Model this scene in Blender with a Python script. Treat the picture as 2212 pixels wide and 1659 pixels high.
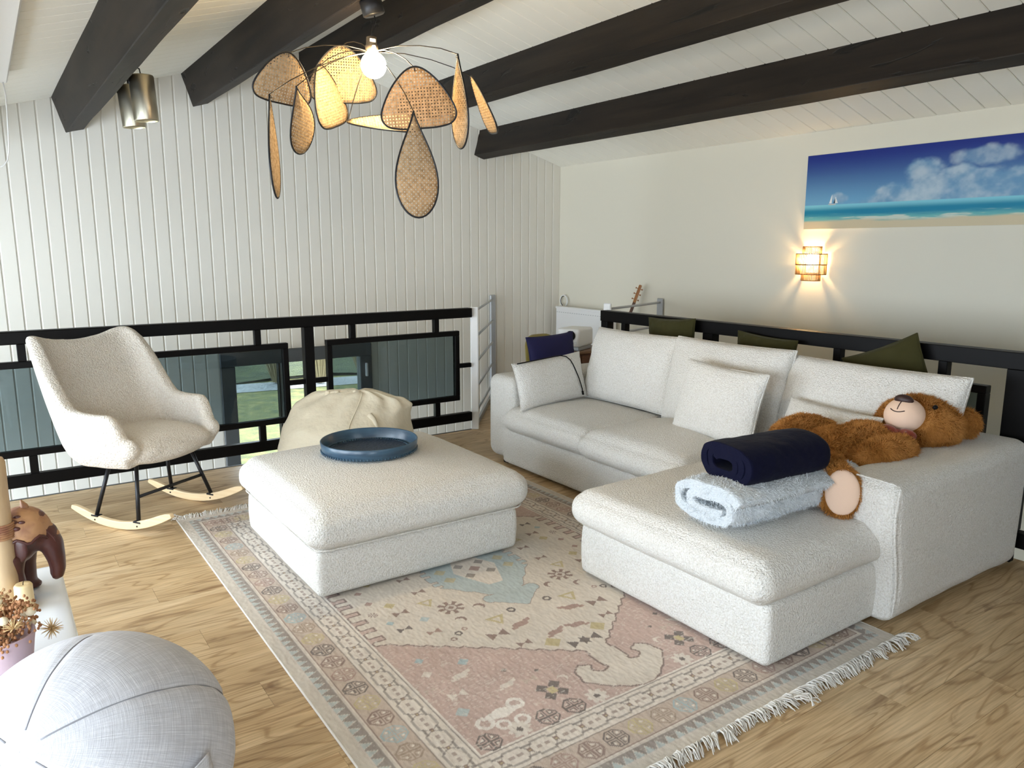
import bpy, bmesh, math, random
import numpy as np
from mathutils import Vector, Matrix
random.seed(7); RNG = np.random.default_rng(11)
for o in list(bpy.data.objects): bpy.data.objects.remove(o)
SC = bpy.context.scene; COL = SC.collection
# ------------------------------------------------------------------ camera
FPX = 1645.0; EYE = Vector((0, 0, 1.6))
YAW, PITCH, ROLL = [math.radians(a) for a in (34.64, 10.17, 0.03)]
_f = Vector((math.sin(YAW)*math.cos(PITCH), math.cos(YAW)*math.cos(PITCH), -math.sin(PITCH)))
_r = Vector((math.cos(YAW), -math.sin(YAW), 0)); _u = _r.cross(_f)
_r2 = _r*math.cos(ROLL)+_u*math.sin(ROLL); _u2 = -_r*math.sin(ROLL)+_u*math.cos(ROLL)
cd = bpy.data.cameras.new('camera'); cam = bpy.data.objects.new('camera', cd); COL.objects.link(cam)
cd.sensor_width = 36; cd.sensor_fit = 'HORIZONTAL'; cd.lens = FPX/2212*36; cd.clip_start = .05; cd.clip_end = 300
mw = Matrix.Identity(4)
for i, v in enumerate((_r2, _u2, -_f)):
    for j in range(3): mw[j][i] = v[j]
mw.translation = EYE; cam.matrix_world = mw; SC.camera = cam
def ray(x, y): return _r2*((x-1106)/FPX) - _u2*((y-829.5)/FPX) + _f
def onz(x, y, z=0): d = ray(x, y); return EYE + d*((z-EYE.z)/d.z)
def onx(x, y, X): d = ray(x, y); return EYE + d*(X/d.x)
def ony(x, y, Y): d = ray(x, y); return EYE + d*(Y/d.y)
def at(x, y, depth): return EYE + ray(x, y)*depth
# ------------------------------------------------------------------ world, sun, exposure
SC.view_settings.view_transform = 'Standard'; SC.view_settings.look = 'None'
SC.view_settings.gamma = 1.0; SC.view_settings.use_curve_mapping = False
SC.view_settings.exposure = 0.02
w = bpy.data.worlds.new('sky'); SC.world = w; w.use_nodes = True
wn = w.node_tree.nodes; wl = w.node_tree.links; wn.clear()
wo = wn.new('ShaderNodeOutputWorld'); wb = wn.new('ShaderNodeBackground')
wb.inputs[0].default_value = (0.78, 0.89, 1.0, 1); wb.inputs[1].default_value = 12.0
wl.new(wb.outputs[0], wo.inputs[0])
sd = bpy.data.lights.new('sun', 'SUN'); sd.energy = 3.5; sd.angle = math.radians(2); sd.color = (1, .95, .86)
sun = bpy.data.objects.new('sun', sd); COL.objects.link(sun)
sun.rotation_euler = Vector((-.35, -.55, -.85)).to_track_quat('-Z', 'Y').to_euler()
def portal(loc, dirv, sx, sy):
    d = bpy.data.lights.new('window_portal', 'AREA'); d.shape = 'RECTANGLE'; d.size = sx; d.size_y = sy
    d.cycles.is_portal = True
    o = bpy.data.objects.new('window_portal', d); COL.objects.link(o); o.location = loc
    o.rotation_euler = Vector(dirv).to_track_quat('-Z', 'Y').to_euler()
LWX, BWY, RWX, PWY = -1.7, -2.6, 5.42, 6.9       # left wall, back wall, right wall, panelled wall
LOWZ = -2.6
# window openings: left wall (y0,y1,z0,z1), back wall (x0,x1,z0,z1)
LEFT_OPEN = [(-.2, 1.9, .15, 1.9), (2.2, 4.2, .15, 1.9), (4.5, 6.4, .15, 1.9)]
LEFT_OPEN += [(2.2, 4.2, -2.3, -.5), (4.5, 6.4, -2.3, -.5)]       # same bays, lower storey: unseen openings added to brighten the void
BACK_OPEN = [(-1.3, .2, .4, 1.9)]  # small unseen opening behind the camera, kept as fill light
for a in LEFT_OPEN: portal((LWX-.02, (a[0]+a[1])/2, (a[2]+a[3])/2), (1, 0, 0), a[3]-a[2], a[1]-a[0])
for a in BACK_OPEN: portal(((a[0]+a[1])/2, BWY-.02, (a[2]+a[3])/2), (0, 1, 0), a[1]-a[0], a[3]-a[2])
# ------------------------------------------------------------------ helpers
WORLDP = {}
def link(o, parent=None):
    COL.objects.link(o)
    if parent is not None:
        o.parent = parent
        if parent.name in WORLDP: o.matrix_parent_inverse = WORLDP[parent.name]
    return o
def tag(o, label=None, cat=None, group=None, kind=None):
    if label: o['label'] = label
    if cat: o['category'] = cat
    if group: o['group'] = group
    if kind: o['kind'] = kind
    return o
def thing(name, label, cat, loc=(0, 0, 0), rz=0, group=None, local=False):
    """Empty at the base of a thing; children are given in world coordinates unless local"""
    o = bpy.data.objects.new(name, None); o.empty_display_size = .05; COL.objects.link(o)
    o.location = loc; o.rotation_euler = (0, 0, rz)
    if not local: WORLDP[o.name] = (Matrix.Translation(Vector(loc)) @ Matrix.Rotation(rz, 4, 'Z')).inverted()
    return tag(o, label, cat, group)
class MB:
    def __init__(s): s.v = []; s.f = []; s.m = []
    def add(s, v, f, mi=0):
        k = len(s.v); s.v += [tuple(p) for p in v]; s.f += [tuple(i+k for i in q) for q in f]; s.m += [mi]*len(f); return s
    def box(s, a, b, mi=0):
        x0, y0, z0 = a; x1, y1, z1 = b
        return s.add([(x0,y0,z0),(x1,y0,z0),(x1,y1,z0),(x0,y1,z0),(x0,y0,z1),(x1,y0,z1),(x1,y1,z1),(x0,y1,z1)],
                     [(0,3,2,1),(4,5,6,7),(0,1,5,4),(1,2,6,5),(2,3,7,6),(3,0,4,7)], mi)
    def bbox(s, a, b, c=.004, mi=0):      # bevelled box: 24 verts, chamfer c
        x0,y0,z0 = a; x1,y1,z1 = b; v = []; idx = {}
        for ix,(X,dx) in enumerate(((x0,c),(x1,-c))):
            for iy,(Y,dy) in enumerate(((y0,c),(y1,-c))):
                for iz,(Z,dz) in enumerate(((z0,c),(z1,-c))):
                    for k,p in enumerate(((X,Y+dy,Z+dz),(X+dx,Y,Z+dz),(X+dx,Y+dy,Z))):
                        idx[ix,iy,iz,k] = len(v); v.append(p)
        I = lambda *k: idx[k]
        f = []
        for i in (0,1):
            q = [I(i,0,0,0),I(i,1,0,0),I(i,1,1,0),I(i,0,1,0)]; f.append(q if i else q[::-1])
            q = [I(0,i,0,1),I(1,i,0,1),I(1,i,1,1),I(0,i,1,1)]; f.append(q[::-1] if i else q)
            q = [I(0,0,i,2),I(1,0,i,2),I(1,1,i,2),I(0,1,i,2)]; f.append(q if i else q[::-1])
        for i in (0,1):
            for j in (0,1):
                f.append([I(i,j,0,0),I(i,j,1,0),I(i,j,1,1),I(i,j,0,1)])
                f.append([I(i,0,j,0),I(i,1,j,0),I(i,1,j,2),I(i,0,j,2)])
                f.append([I(0,i,j,1),I(1,i,j,1),I(1,i,j,2),I(0,i,j,2)])
                for k in (0,1): f.append([I(i,j,k,0),I(i,j,k,1),I(i,j,k,2)])
        return s.add(v, f, mi)
    def tube(s, pts, r, n=10, cap=True, closed=False, mi=0):
        P = [Vector(p) for p in pts]; N = len(P); R = r if hasattr(r, '__len__') else [r]*N
        v = []; up = None
        for i in range(N):
            t = (P[(i+1) % N]-P[i-1]) if closed else (P[min(i+1, N-1)]-P[max(i-1, 0)])
            if t.length < 1e-9: t = Vector((0, 0, 1))
            t.normalize()
            if up is None:
                up = Vector((0, 0, 1)) if abs(t.z) < .9 else Vector((1, 0, 0))
            a = t.cross(up)
            if a.length < 1e-6: a = t.orthogonal()
            a.normalize(); up = a.cross(t)
            for k in range(n):
                th = 2*math.pi*k/n; v.append(P[i]+(a*math.cos(th)+up*math.sin(th))*R[i])
        f = []
        for i in range(N if closed else N-1):
            j = (i+1) % N
            for k in range(n): f.append((i*n+k, i*n+(k+1) % n, j*n+(k+1) % n, j*n+k))
        if cap and not closed: f += [tuple(range(n))[::-1], tuple((N-1)*n+k for k in range(n))]
        return s.add(v, f, mi)
    def lathe(s, prof, n=32, c=(0, 0, 0), mi=0, capb=True, capt=True):
        v = []; N = len(prof)
        for r, z in prof:
            for k in range(n):
                a = 2*math.pi*k/n; v.append((c[0]+r*math.cos(a), c[1]+r*math.sin(a), c[2]+z))
        f = [(i*n+k, i*n+(k+1) % n, (i+1)*n+(k+1) % n, (i+1)*n+k) for i in range(N-1) for k in range(n)]
        if capb: f.append(tuple(range(n))[::-1])
        if capt: f.append(tuple((N-1)*n+k for k in range(n)))
        return s.add(v, f, mi)
    def prism(s, poly, z0, z1, mi=0):     # poly list of (x,y), ccw
        n = len(poly); v = [(x, y, z0) for x, y in poly]+[(x, y, z1) for x, y in poly]
        f = [tuple(range(n))[::-1], tuple(range(n, 2*n))]+[(i, (i+1) % n, n+(i+1) % n, n+i) for i in range(n)]
        return s.add(v, f, mi)
    def xf(s, M):
        s.v = [tuple(M @ Vector(p)) for p in s.v]; return s
    def mesh(s, name, mats, smooth=False):
        me = bpy.data.meshes.new(name); me.from_pydata(s.v, [], s.f)
        for m in (mats if isinstance(mats, (list, tuple)) else [mats]): me.materials.append(m)
        if any(s.m): me.polygons.foreach_set('material_index', s.m)
        if smooth: me.polygons.foreach_set('use_smooth', [True]*len(me.polygons))
        me.update(); return me
    def build(s, name, mats, parent=None, smooth=False, fix=False):
        me = s.mesh(name, mats, smooth)
        if fix:
            b = bmesh.new(); b.from_mesh(me); bmesh.ops.recalc_face_normals(b, faces=b.faces); b.to_mesh(me); b.free()
        o = bpy.data.objects.new(name, me); return link(o, parent)
def grid_mesh(name, P, mats, closed_u=False, closed_v=False, parent=None, smooth=True):
    """P: (nu,nv,3) array -> quad surface"""
    nu, nv = P.shape[:2]; idx = np.arange(nu*nv).reshape(nu, nv)
    a = idx if closed_u else idx[:-1]; b = np.roll(idx, -1, 0) if closed_u else idx[1:]
    if closed_v: q = np.stack([a, b, np.roll(b, -1, 1), np.roll(a, -1, 1)], -1)
    else: q = np.stack([a[:, :-1], b[:, :-1], b[:, 1:], a[:, 1:]], -1)
    return np_mesh(name, P.reshape(-1, 3), q.reshape(-1, 4), mats, parent, smooth)
def np_mesh(name, V, F, mats, parent=None, smooth=True):
    me = bpy.data.meshes.new(name); V = np.asarray(V, np.float32); F = np.asarray(F, np.int32); k = F.shape[1]
    me.vertices.add(len(V)); me.vertices.foreach_set('co', V.ravel())
    me.loops.add(F.size); me.loops.foreach_set('vertex_index', F.ravel())
    me.polygons.add(len(F)); me.polygons.foreach_set('loop_start', np.arange(0, F.size, k, dtype=np.int32))
    me.polygons.foreach_set('use_smooth', np.full(len(F), smooth))
    for m in (mats if isinstance(mats, (list, tuple)) else [mats]): me.materials.append(m)
    me.update(calc_edges=True); me.validate()
    o = bpy.data.objects.new(name, me); return link(o, parent)
# numpy value noise
def _h(i, j, k, seed):
    n = (i.astype(np.int64)*374761393+j.astype(np.int64)*668265263+k.astype(np.int64)*2147483647+seed*974711) & 0xffffffff
    n = ((n ^ (n >> 13))*1274126177) & 0xffffffff
    return ((n ^ (n >> 16)) & 0xffff)/65535.0
def vnoise(p, seed=0):
    p = np.asarray(p, float); i = np.floor(p).astype(np.int64); f = p-i; f = f*f*(3-2*f); r = 0
    for a in (0, 1):
        for b in (0, 1):
            for c in (0, 1):
                wt = (f[..., 0] if a else 1-f[..., 0])*(f[..., 1] if b else 1-f[..., 1])*(f[..., 2] if c else 1-f[..., 2])
                r = r+wt*_h(i[..., 0]+a, i[..., 1]+b, i[..., 2]+c, seed)
    return r*2-1
def fbm(p, oct=3, seed=0):
    p = np.asarray(p, float); s = 0; a = 1; t = 0
    for o in range(oct): s = s+a*vnoise(p*2**o, seed+o); t += a; a *= .5
    return s/t
def cube_grid(n):
    """unit cube surface grid, welded; returns verts (N,3) in [-1,1], quads"""
    t = np.linspace(-1, 1, n+1); t = np.sign(t)*(1-(1-np.abs(t))**1.0); V = {}; L = []; F = []
    def vid(i, j, k):
        key = (i, j, k)
        if key not in V: V[key] = len(L); L.append((t[i], t[j], t[k]))
        return V[key]
    for ax in range(3):
        for sd_ in (0, n):
            for i in range(n):
                for j in range(n):
                    def mk(a, b):
                        c = [0, 0, 0]; c[ax] = sd_; c[(ax+1) % 3] = a; c[(ax+2) % 3] = b; return vid(*c)
                    q = [mk(i, j), mk(i+1, j), mk(i+1, j+1), mk(i, j+1)]
                    F.append(q if sd_ else q[::-1])
    return np.array(L, float), np.array(F)
_CG = {}
def softbox(name, c, half, r, mat_, parent=None, n=22, fn=None, rot=None):
    """rounded box, optional numpy deform fn(unit, pos)->pos, rot = Matrix (3x3) about c"""
    if n not in _CG: _CG[n] = cube_grid(n)
    U, F = _CG[n]; half = np.array(half, float); r = np.minimum(np.array(r, float)*np.ones(3), half)
    # denser sampling near edges
    W = np.sign(U)*np.where(np.abs(U) < .6, np.abs(U)/.6*(1-r/half), 1-(1-(np.abs(U)-.6)/.4)*(r/half))
    P = W*half; core = np.clip(P, -(half-r), half-r); d = (P-core)/r
    ln = np.linalg.norm(d, axis=1, keepdims=True); mx = np.abs(d).max(1, keepdims=True)
    d = np.where(ln > 1e-9, d/np.maximum(ln, 1e-9)*mx, 0)
    P = core+d*r
    if fn is not None: P = fn(W, P)
    if rot is not None: P = P @ np.array(rot.to_3x3()).T
    return np_mesh(name, P+np.array(c), F, mat_, parent)
def rotm(ax, deg): return Matrix.Rotation(math.radians(deg), 3, ax)
def basis(X, Y, Z):
    m = Matrix.Identity(3)
    for i, v in enumerate((X, Y, Z)):
        for j in range(3): m[j][i] = v[j]
    return m
def remesh(o, voxel, smooth_iter=6, factor=.5):
    """join overlapping closed shells of an object into one smooth surface"""
    m = o.modifiers.new('r', 'REMESH'); m.mode = 'VOXEL'; m.voxel_size = voxel; m.use_smooth_shade = True
    s = o.modifiers.new('s', 'SMOOTH'); s.factor = factor; s.iterations = smooth_iter
    dg = bpy.context.evaluated_depsgraph_get(); dg.update()
    me = bpy.data.meshes.new_from_object(o.evaluated_get(dg)); old = o.data
    o.modifiers.clear(); mats = [x for x in old.materials]; o.data = me
    if not me.materials:
        for x in mats: me.materials.append(x)
    me.polygons.foreach_set('use_smooth', [True]*len(me.polygons)); me.polygons.foreach_set('material_index', [0]*len(me.polygons))
    bpy.data.meshes.remove(old); return o
def ellipsoid(mb, c, r, rot=None, n=20, mi=0):
    v = []; f = []
    for i in range(n//2+1):
        ph = math.pi*i/(n//2)
        for k in range(n):
            a = 2*math.pi*k/n; p = Vector((r[0]*math.sin(ph)*math.cos(a), r[1]*math.sin(ph)*math.sin(a), r[2]*math.cos(ph)))
            if rot is not None: p = rot @ p
            v.append(p+Vector(c))
    for i in range(n//2):
        for k in range(n): f.append((i*n+k, (i+1)*n+k, (i+1)*n+(k+1) % n, i*n+(k+1) % n))
    return mb.add(v, f, mi)
def arc(c, r, a0, a1, n, plane='xz'):
    out = []
    for i in range(n+1):
        a = math.radians(a0+(a1-a0)*i/n); u, v = r*math.cos(a), r*math.sin(a)
        out.append((c[0]+u, c[1], c[2]+v) if plane == 'xz' else (c[0]+u, c[1]+v, c[2]))
    return out
# ------------------------------------------------------------------ materials
def nodemat(name):
    m = bpy.data.materials.new(name); m.use_nodes = True; nt = m.node_tree; nt.nodes.clear()
    out = nt.nodes.new('ShaderNodeOutputMaterial'); p = nt.nodes.new('ShaderNodeBsdfPrincipled')
    nt.links.new(p.outputs[0], out.inputs[0]); return m, nt, p
def N(nt, t, **kw):
    n = nt.nodes.new(t)
    for k, v in kw.items():
        if k.startswith('i_'):
            key = k[2:]; key = int(key) if key.isdigit() else key.replace('_', ' ')
            n.inputs[key].default_value = v
        else: setattr(n, k, v)
    return n
def coords(nt, scale=(1, 1, 1), which='Object'):
    tc = N(nt, 'ShaderNodeTexCoord'); mp = N(nt, 'ShaderNodeMapping'); nt.links.new(tc.outputs[which], mp.inputs[0])
    mp.inputs['Scale'].default_value = scale; return mp.outputs[0]
def ramp(nt, fac, stops):
    r = N(nt, 'ShaderNodeValToRGB'); e = r.color_ramp.elements
    while len(e) < len(stops): e.new(.5)
    for el, (p, c) in zip(e, stops): el.position = p; el.color = (*c, 1) if len(c) == 3 else c
    nt.links.new(fac, r.inputs[0]); return r.outputs[0]
def mat(name, col, rough=.6, metal=0, spec=.5, bumps=(), var=None, sheen=0, emit=None):
    """var=(scale, colour2, lo, hi); bumps=[(kind, scale, strength, distance)]"""
    m, nt, p = nodemat(name); L = nt.links
    p.inputs['Base Color'].default_value = (*col, 1); p.inputs['Roughness'].default_value = rough
    p.inputs['Metallic'].default_value = metal; p.inputs['Specular IOR Level'].default_value = spec
    if sheen:
        p.inputs['Sheen Weight'].default_value = sheen; p.inputs['Sheen Roughness'].default_value = .5
    if var:
        sc = var[0] if hasattr(var[0], '__len__') else (var[0],)*3
        n = N(nt, 'ShaderNodeTexNoise', i_Scale=1.0, i_Detail=5.0); L.new(coords(nt, sc), n.inputs['Vector'])
        L.new(ramp(nt, n.outputs['Fac'], sorted([(var[2], col), (var[3], var[1])])), p.inputs['Base Color'])
    prev = None
    for kind, scale, strength, dist in bumps:
        sc = scale if hasattr(scale, '__len__') else (scale,)*3
        if kind == 'noise':
            n = N(nt, 'ShaderNodeTexNoise', i_Scale=1.0, i_Detail=4.0); o = n.outputs['Fac']
        elif kind == 'vor':
            n = N(nt, 'ShaderNodeTexVoronoi', i_Scale=1.0); n.feature = 'SMOOTH_F1'; o = n.outputs['Distance']
        L.new(coords(nt, sc), n.inputs['Vector'])
        b = N(nt, 'ShaderNodeBump', i_Strength=strength, i_Distance=dist); L.new(o, b.inputs['Height'])
        if prev: L.new(prev, b.inputs['Normal'])
        prev = b.outputs[0]
    if prev: L.new(prev, p.inputs['Normal'])
    if emit:
        p.inputs['Emission Color'].default_value = (*emit[0], 1); p.inputs['Emission Strength'].default_value = emit[1]
    return m
M = {}
M['boucle'] = mat('boucle', (.80, .78, .735), .95, spec=.1, bumps=[('noise', 130, .9, .010), ('vor', 150, .5, .006)], var=(150, (.70, .67, .61), .56, .40))  # darker second tone puts crevice shade of the loops into the colour
M['boucle_chair'] = mat('boucle_cream', (.82, .77, .69), .95, spec=.1, bumps=[('noise', 105, 1.0, .014), ('vor', 130, .5, .006)], var=(120, (.74, .67, .58), .56, .40))  # second tone again paints shade between the loops
M['wall'] = mat('wall_paint', (.72, .68, .565), .85, bumps=[('noise', 60, .08, .004)])
M['rear_wall'] = mat('dark_rear_wall', (.26, .21, .16), .7, var=((2, 2, 14), (.20, .155, .115), .4, .7))  # out-of-view walls, made dark to cut bounce and raise contrast
M['panel'] = mat('panel_paint', (.75, .72, .645), .6, bumps=[('noise', (12, 12, 1.5), .1, .004)])
M['ceil'] = mat('ceiling_paint', (.86, .83, .74), .7)
M['black'] = mat('black_lacquer', (.004, .0035, .0035), .45, spec=.12, bumps=[('noise', (20, 20, 20), .05, .003)])
M['black_metal'] = mat('black_metal', (.012, .012, .014), .4, metal=.3)
M['grey_metal'] = mat('grey_metal', (.42, .43, .44), .45, metal=.35)
M['white_paint'] = mat('white_paint', (.82, .82, .81), .4)
M['birch'] = mat('birch_wood', (.78, .60, .36), .45, var=((3, 60, 60), (.70, .50, .28), .35, .75))
M['dark_frame'] = mat('window_frame_grey', (.075, .082, .085), .45)
M['brass'] = mat('brushed_nickel', (.50, .46, .36), .32, metal=1, bumps=[('noise', (200, 200, 3), .15, .002)])
# ================================================================== STRUCTURE
def struct(o): return tag(o, kind='structure')
SL = .30; RX = 2.56                                     # roof slope, ridge x
def zl(x): return 2.537+SL*x                            # left slope of ceiling
RZ = zl(RX)
SR = (RZ-2.478)/(RWX-RX)
def zr(x): return RZ-SR*(x-RX)
def zc(x): return zl(x) if x < RX else zr(x)
# ---- floor of the mezzanine
FLOOR_POLY = [(LWX, BWY), (4.30, BWY), (4.30, 4.86), (RWX, 5.26), (RWX, PWY), (4.47, PWY), (3.49, 5.655), (LWX, 5.655)]
def clip(poly, ax, val, keep_less):
    out = []
    for i in range(len(poly)):
        a, b = poly[i], poly[(i+1) % len(poly)]
        ia = (a[ax] <= val) if keep_less else (a[ax] >= val); ib = (b[ax] <= val) if keep_less else (b[ax] >= val)
        if ia: out.append(a)
        if ia != ib:
            t = (val-a[ax])/(b[ax]-a[ax]); out.append((a[0]+t*(b[0]-a[0]), a[1]+t*(b[1]-a[1])))
    o2 = []
    for p in out:
        if not o2 or math.dist(p, o2[-1]) > 1e-5: o2.append(p)
    if len(o2) > 1 and math.dist(o2[0], o2[-1]) < 1e-5: o2.pop()
    return o2
def parea(p): return .5*sum(p[i][0]*p[(i+1) % len(p)][1]-p[(i+1) % len(p)][0]*p[i][1] for i in range(len(p)))
def wood_floor():
    m, nt, p = nodemat('oak_plank'); L = nt.links
    oi = N(nt, 'ShaderNodeObjectInfo'); tc = N(nt, 'ShaderNodeTexCoord')
    mul = N(nt, 'ShaderNodeVectorMath', operation='MULTIPLY_ADD'); mul.inputs[1].default_value = (1, 1, 1)
    comb = N(nt, 'ShaderNodeCombineXYZ'); sc = N(nt, 'ShaderNodeMath', operation='MULTIPLY', i_1=37.0)
    L.new(oi.outputs['Random'], sc.inputs[0]); L.new(sc.outputs[0], comb.inputs[0]); L.new(sc.outputs[0], comb.inputs[2])
    L.new(tc.outputs['Object'], mul.inputs[0]); L.new(comb.outputs[0], mul.inputs[2]); V = mul.outputs[0]
    def noise(s, det, dist):
        mp = N(nt, 'ShaderNodeMapping'); mp.inputs['Scale'].default_value = s; L.new(V, mp.inputs[0])
        n = N(nt, 'ShaderNodeTexNoise', i_Scale=1.0, i_Detail=det, i_Distortion=dist); L.new(mp.outputs[0], n.inputs['Vector']); return n.outputs['Fac']
    # cathedral grain: contour lines of a stretched noise
    n1 = noise((1.3, 8, 3), 1.0, .5)
    k = N(nt, 'ShaderNodeMath', operation='MULTIPLY', i_1=48.0); L.new(n1, k.inputs[0])
    sn = N(nt, 'ShaderNodeMath', operation='SINE'); L.new(k.outputs[0], sn.inputs[0])
    rings = ramp(nt, sn.outputs[0], [(.0, (0, 0, 0)), (.75, (.25, .25, .25)), (1, (1, 1, 1))])
    fine = noise((6, 140, 20), 5.0, .2); blot = noise((1.6, 5, 2), 3.0, .4)
    base = ramp(nt, blot, [(.25, (.45, .31, .165)), (.5, (.58, .42, .235)), (.75, (.69, .53, .33))])
    mx = N(nt, 'ShaderNodeMix', data_type='RGBA', blend_type='MULTIPLY'); mx.inputs[0].default_value = .8
    L.new(base, mx.inputs[6]); L.new(ramp(nt, rings, [(0, (1, 1, 1)), (1, (.62, .54, .44))]), mx.inputs[7])
    mx2 = N(nt, 'ShaderNodeMix', data_type='RGBA', blend_type='MULTIPLY'); mx2.inputs[0].default_value = 1
    L.new(mx.outputs[2], mx2.inputs[6]); L.new(ramp(nt, fine, [(.3, (.72, .68, .62)), (.62, (1.06, 1.05, 1.04))]), mx2.inputs[7])
    # sparse dark knots and cracks
    kn = noise((2.2, 9, 4), 4.0, 1.2)
    mx3 = N(nt, 'ShaderNodeMix', data_type='RGBA', blend_type='MULTIPLY'); mx3.inputs[0].default_value = 1
    L.new(mx2.outputs[2], mx3.inputs[6]); L.new(ramp(nt, kn, [(.62, (1, 1, 1)), (.74, (.45, .36, .28))]), mx3.inputs[7])
    # per-plank tint
    hv = N(nt, 'ShaderNodeHueSaturation'); rr = N(nt, 'ShaderNodeMapRange', i_3=.92, i_4=1.07)
    L.new(oi.outputs['Random'], rr.inputs[0]); L.new(rr.outputs[0], hv.inputs['Value']); L.new(mx3.outputs[2], hv.inputs['Color'])
    L.new(hv.outputs[0], p.inputs['Base Color']); p.inputs['Roughness'].default_value = .42
    b = N(nt, 'ShaderNodeBump', i_Strength=.12, i_Distance=.002); L.new(fine, b.inputs['Height']); L.new(b.outputs[0], p.inputs['Normal'])
    return m
M['plank'] = wood_floor()
M['screed'] = mat('floor_joint_dark', (.20, .14, .08), .8)
floor = struct(MB().prism(FLOOR_POLY, -.26, -.012).build('floor', M['screed']))
PW = .182; y = .2-PW*0; row = 0; rest = MB()
y = BWY
rows = int((PWY-BWY)/PW)+1
for r_ in range(rows):
    y0 = BWY+r_*PW; y1 = y0+PW
    off = (r_*0.437) % 1.22; x0 = LWX-off
    while x0 < RWX:
        x1 = x0+1.22
        q = FLOOR_POLY
        for ax, v, less in ((0, x0+.0005, False), (0, x1-.0005, True), (1, y0+.0005, False), (1, y1-.0005, True)):
            q = clip(q, ax, v, less)
            if len(q) < 3: break
        if len(q) >= 3 and parea(q) > .002:
            if y1 < .45 or x1 < -.9: rest.prism(q, -.012, 0)
            else: MB().prism(q, -.012, 0).build('plank', M['plank'], floor)
        x0 = x1
tag(rest.build('plank', M['plank'], floor), kind='stuff')
# thin dark edge strip round the opening
struct(MB().bbox((LWX, 5.655, -.03), (3.49, 5.672, .004), .002).build('trim_1', M['dark_frame']))
# ---- panelled wall (back) with lower window opening
WX0, WX1, WTOP, WBOT = 1.645, 3.075, .683, -2.5
wallb = MB()
for a, b in (((LWX, LOWZ), (WX0, None)), ((WX1, LOWZ), (RWX, None))):
    x0, x1 = a[0], b[0]
    xs = [x0]+([RX] if x0 < RX < x1 else [])+[x1]
    poly = [(x0, LOWZ)]+[(x1, LOWZ)]+[(x, zc(x)+.05) for x in xs[::-1]]
    n = len(poly); v = [(x, PWY+.012, z) for x, z in poly]+[(x, PWY+.25, z) for x, z in poly]
    wallb.add(v, [tuple(range(n)), tuple(range(n, 2*n))[::-1]]+[(i, n+i, n+(i+1) % n, (i+1) % n) for i in range(n)])
xs = [WX0, RX, WX1]
poly = [(WX0, WTOP), (WX1, WTOP)]+[(x, zc(x)+.05) for x in xs[::-1]]
n = len(poly); v = [(x, PWY+.012, z) for x, z in poly]+[(x, PWY+.25, z) for x, z in poly]
wallb.add(v, [tuple(range(n)), tuple(range(n, 2*n))[::-1]]+[(i, n+i, n+(i+1) % n, (i+1) % n) for i in range(n)])
wallb.box((WX0, PWY+.012, LOWZ), (WX1, PWY+.25, WBOT))
wall_back = struct(wallb.build('wall_back', M['panel']))
BP = .108
def wall_board(x0, z0, x1=None, ztop=None):
    # rounded tongue-and-groove profile: face, chamfer, recessed tongue
    x1 = x1 or x0+BP
    prof = [(x0, .0085), (x0+.007, .0085), (x0+.010, .0035), (x0+.0145, 0), (x1-.004, 0), (x1-.0005, .0035), (x1-.0005, .012), (x0, .012)]
    prof = [(min(a, x1-.0004), b) for a, b in prof]
    n = len(prof); v = [(a, PWY+b, z0) for a, b in prof]+[(a, PWY+b, (zc(a)+.02 if ztop is None else ztop)) for a, b in prof]
    f = [tuple(range(n))[::-1], tuple(range(n, 2*n))]+[(i, (i+1) % n, n+(i+1) % n, n+i) for i in range(n)]
    MB().add(v, f).build('board', M['panel'], wall_back)
x = .462-.0095-BP*20
while x < RWX-.01:
    if x > LWX-.05:
        xe = min(x+BP, RWX); inw = x+BP > WX0+.005 and x < WX1-.005
        if inw:
            wall_board(x, WTOP+.0, xe)
            if x < WX0: wall_board(x, LOWZ, WX0, WTOP)
            if x+BP > WX1: wall_board(WX1, LOWZ, xe, WTOP)
        else: wall_board(x, LOWZ, xe)
    x += BP
# ---- right wall (plain, painted), left and back walls with window openings, lower level shell
struct(MB().box((RWX, BWY, LOWZ), (RWX+.2, PWY+.25, 2.60)).build('wall_right', M['wall']))
def wall_openings(name, axis, pos0, pos1, u0, u1, zb, ztop, opens):
    mb = MB(); us = sorted({u0, u1} | {o[0] for o in opens} | {o[1] for o in opens})
    def bx(ua, ub, za, zbb):
        if zbb-za < 1e-4: return
        mb.box((pos0, ua, za), (pos1, ub, zbb)) if axis == 'x' else mb.box((ua, pos0, za), (ub, pos1, zbb))
    for a, b in zip(us[:-1], us[1:]):
        op = [o for o in opens if o[0] <= a+1e-6 and b <= o[1]+1e-6]
        if op:
            zz = zb
            for o in sorted(op, key=lambda q: q[2]): bx(a, b, zz, o[2]); zz = o[3]
            bx(a, b, zz, ztop(a, b))
        else: bx(a, b, zb, ztop(a, b))
    return struct(mb.build(name, M['rear_wall']))
wall_openings('wall_left', 'x', LWX-.2, LWX, BWY, PWY+.25, LOWZ, lambda a, b: zl(LWX)+.12, LEFT_OPEN)
us = sorted({u for o in BACK_OPEN for u in o[:2]})
wall_openings('wall_front', 'y', BWY-.2, BWY, LWX-.2, RWX+.2, LOWZ, lambda a, b: max(zc(a), zc(b))+.1, BACK_OPEN)
wcount = 0
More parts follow.
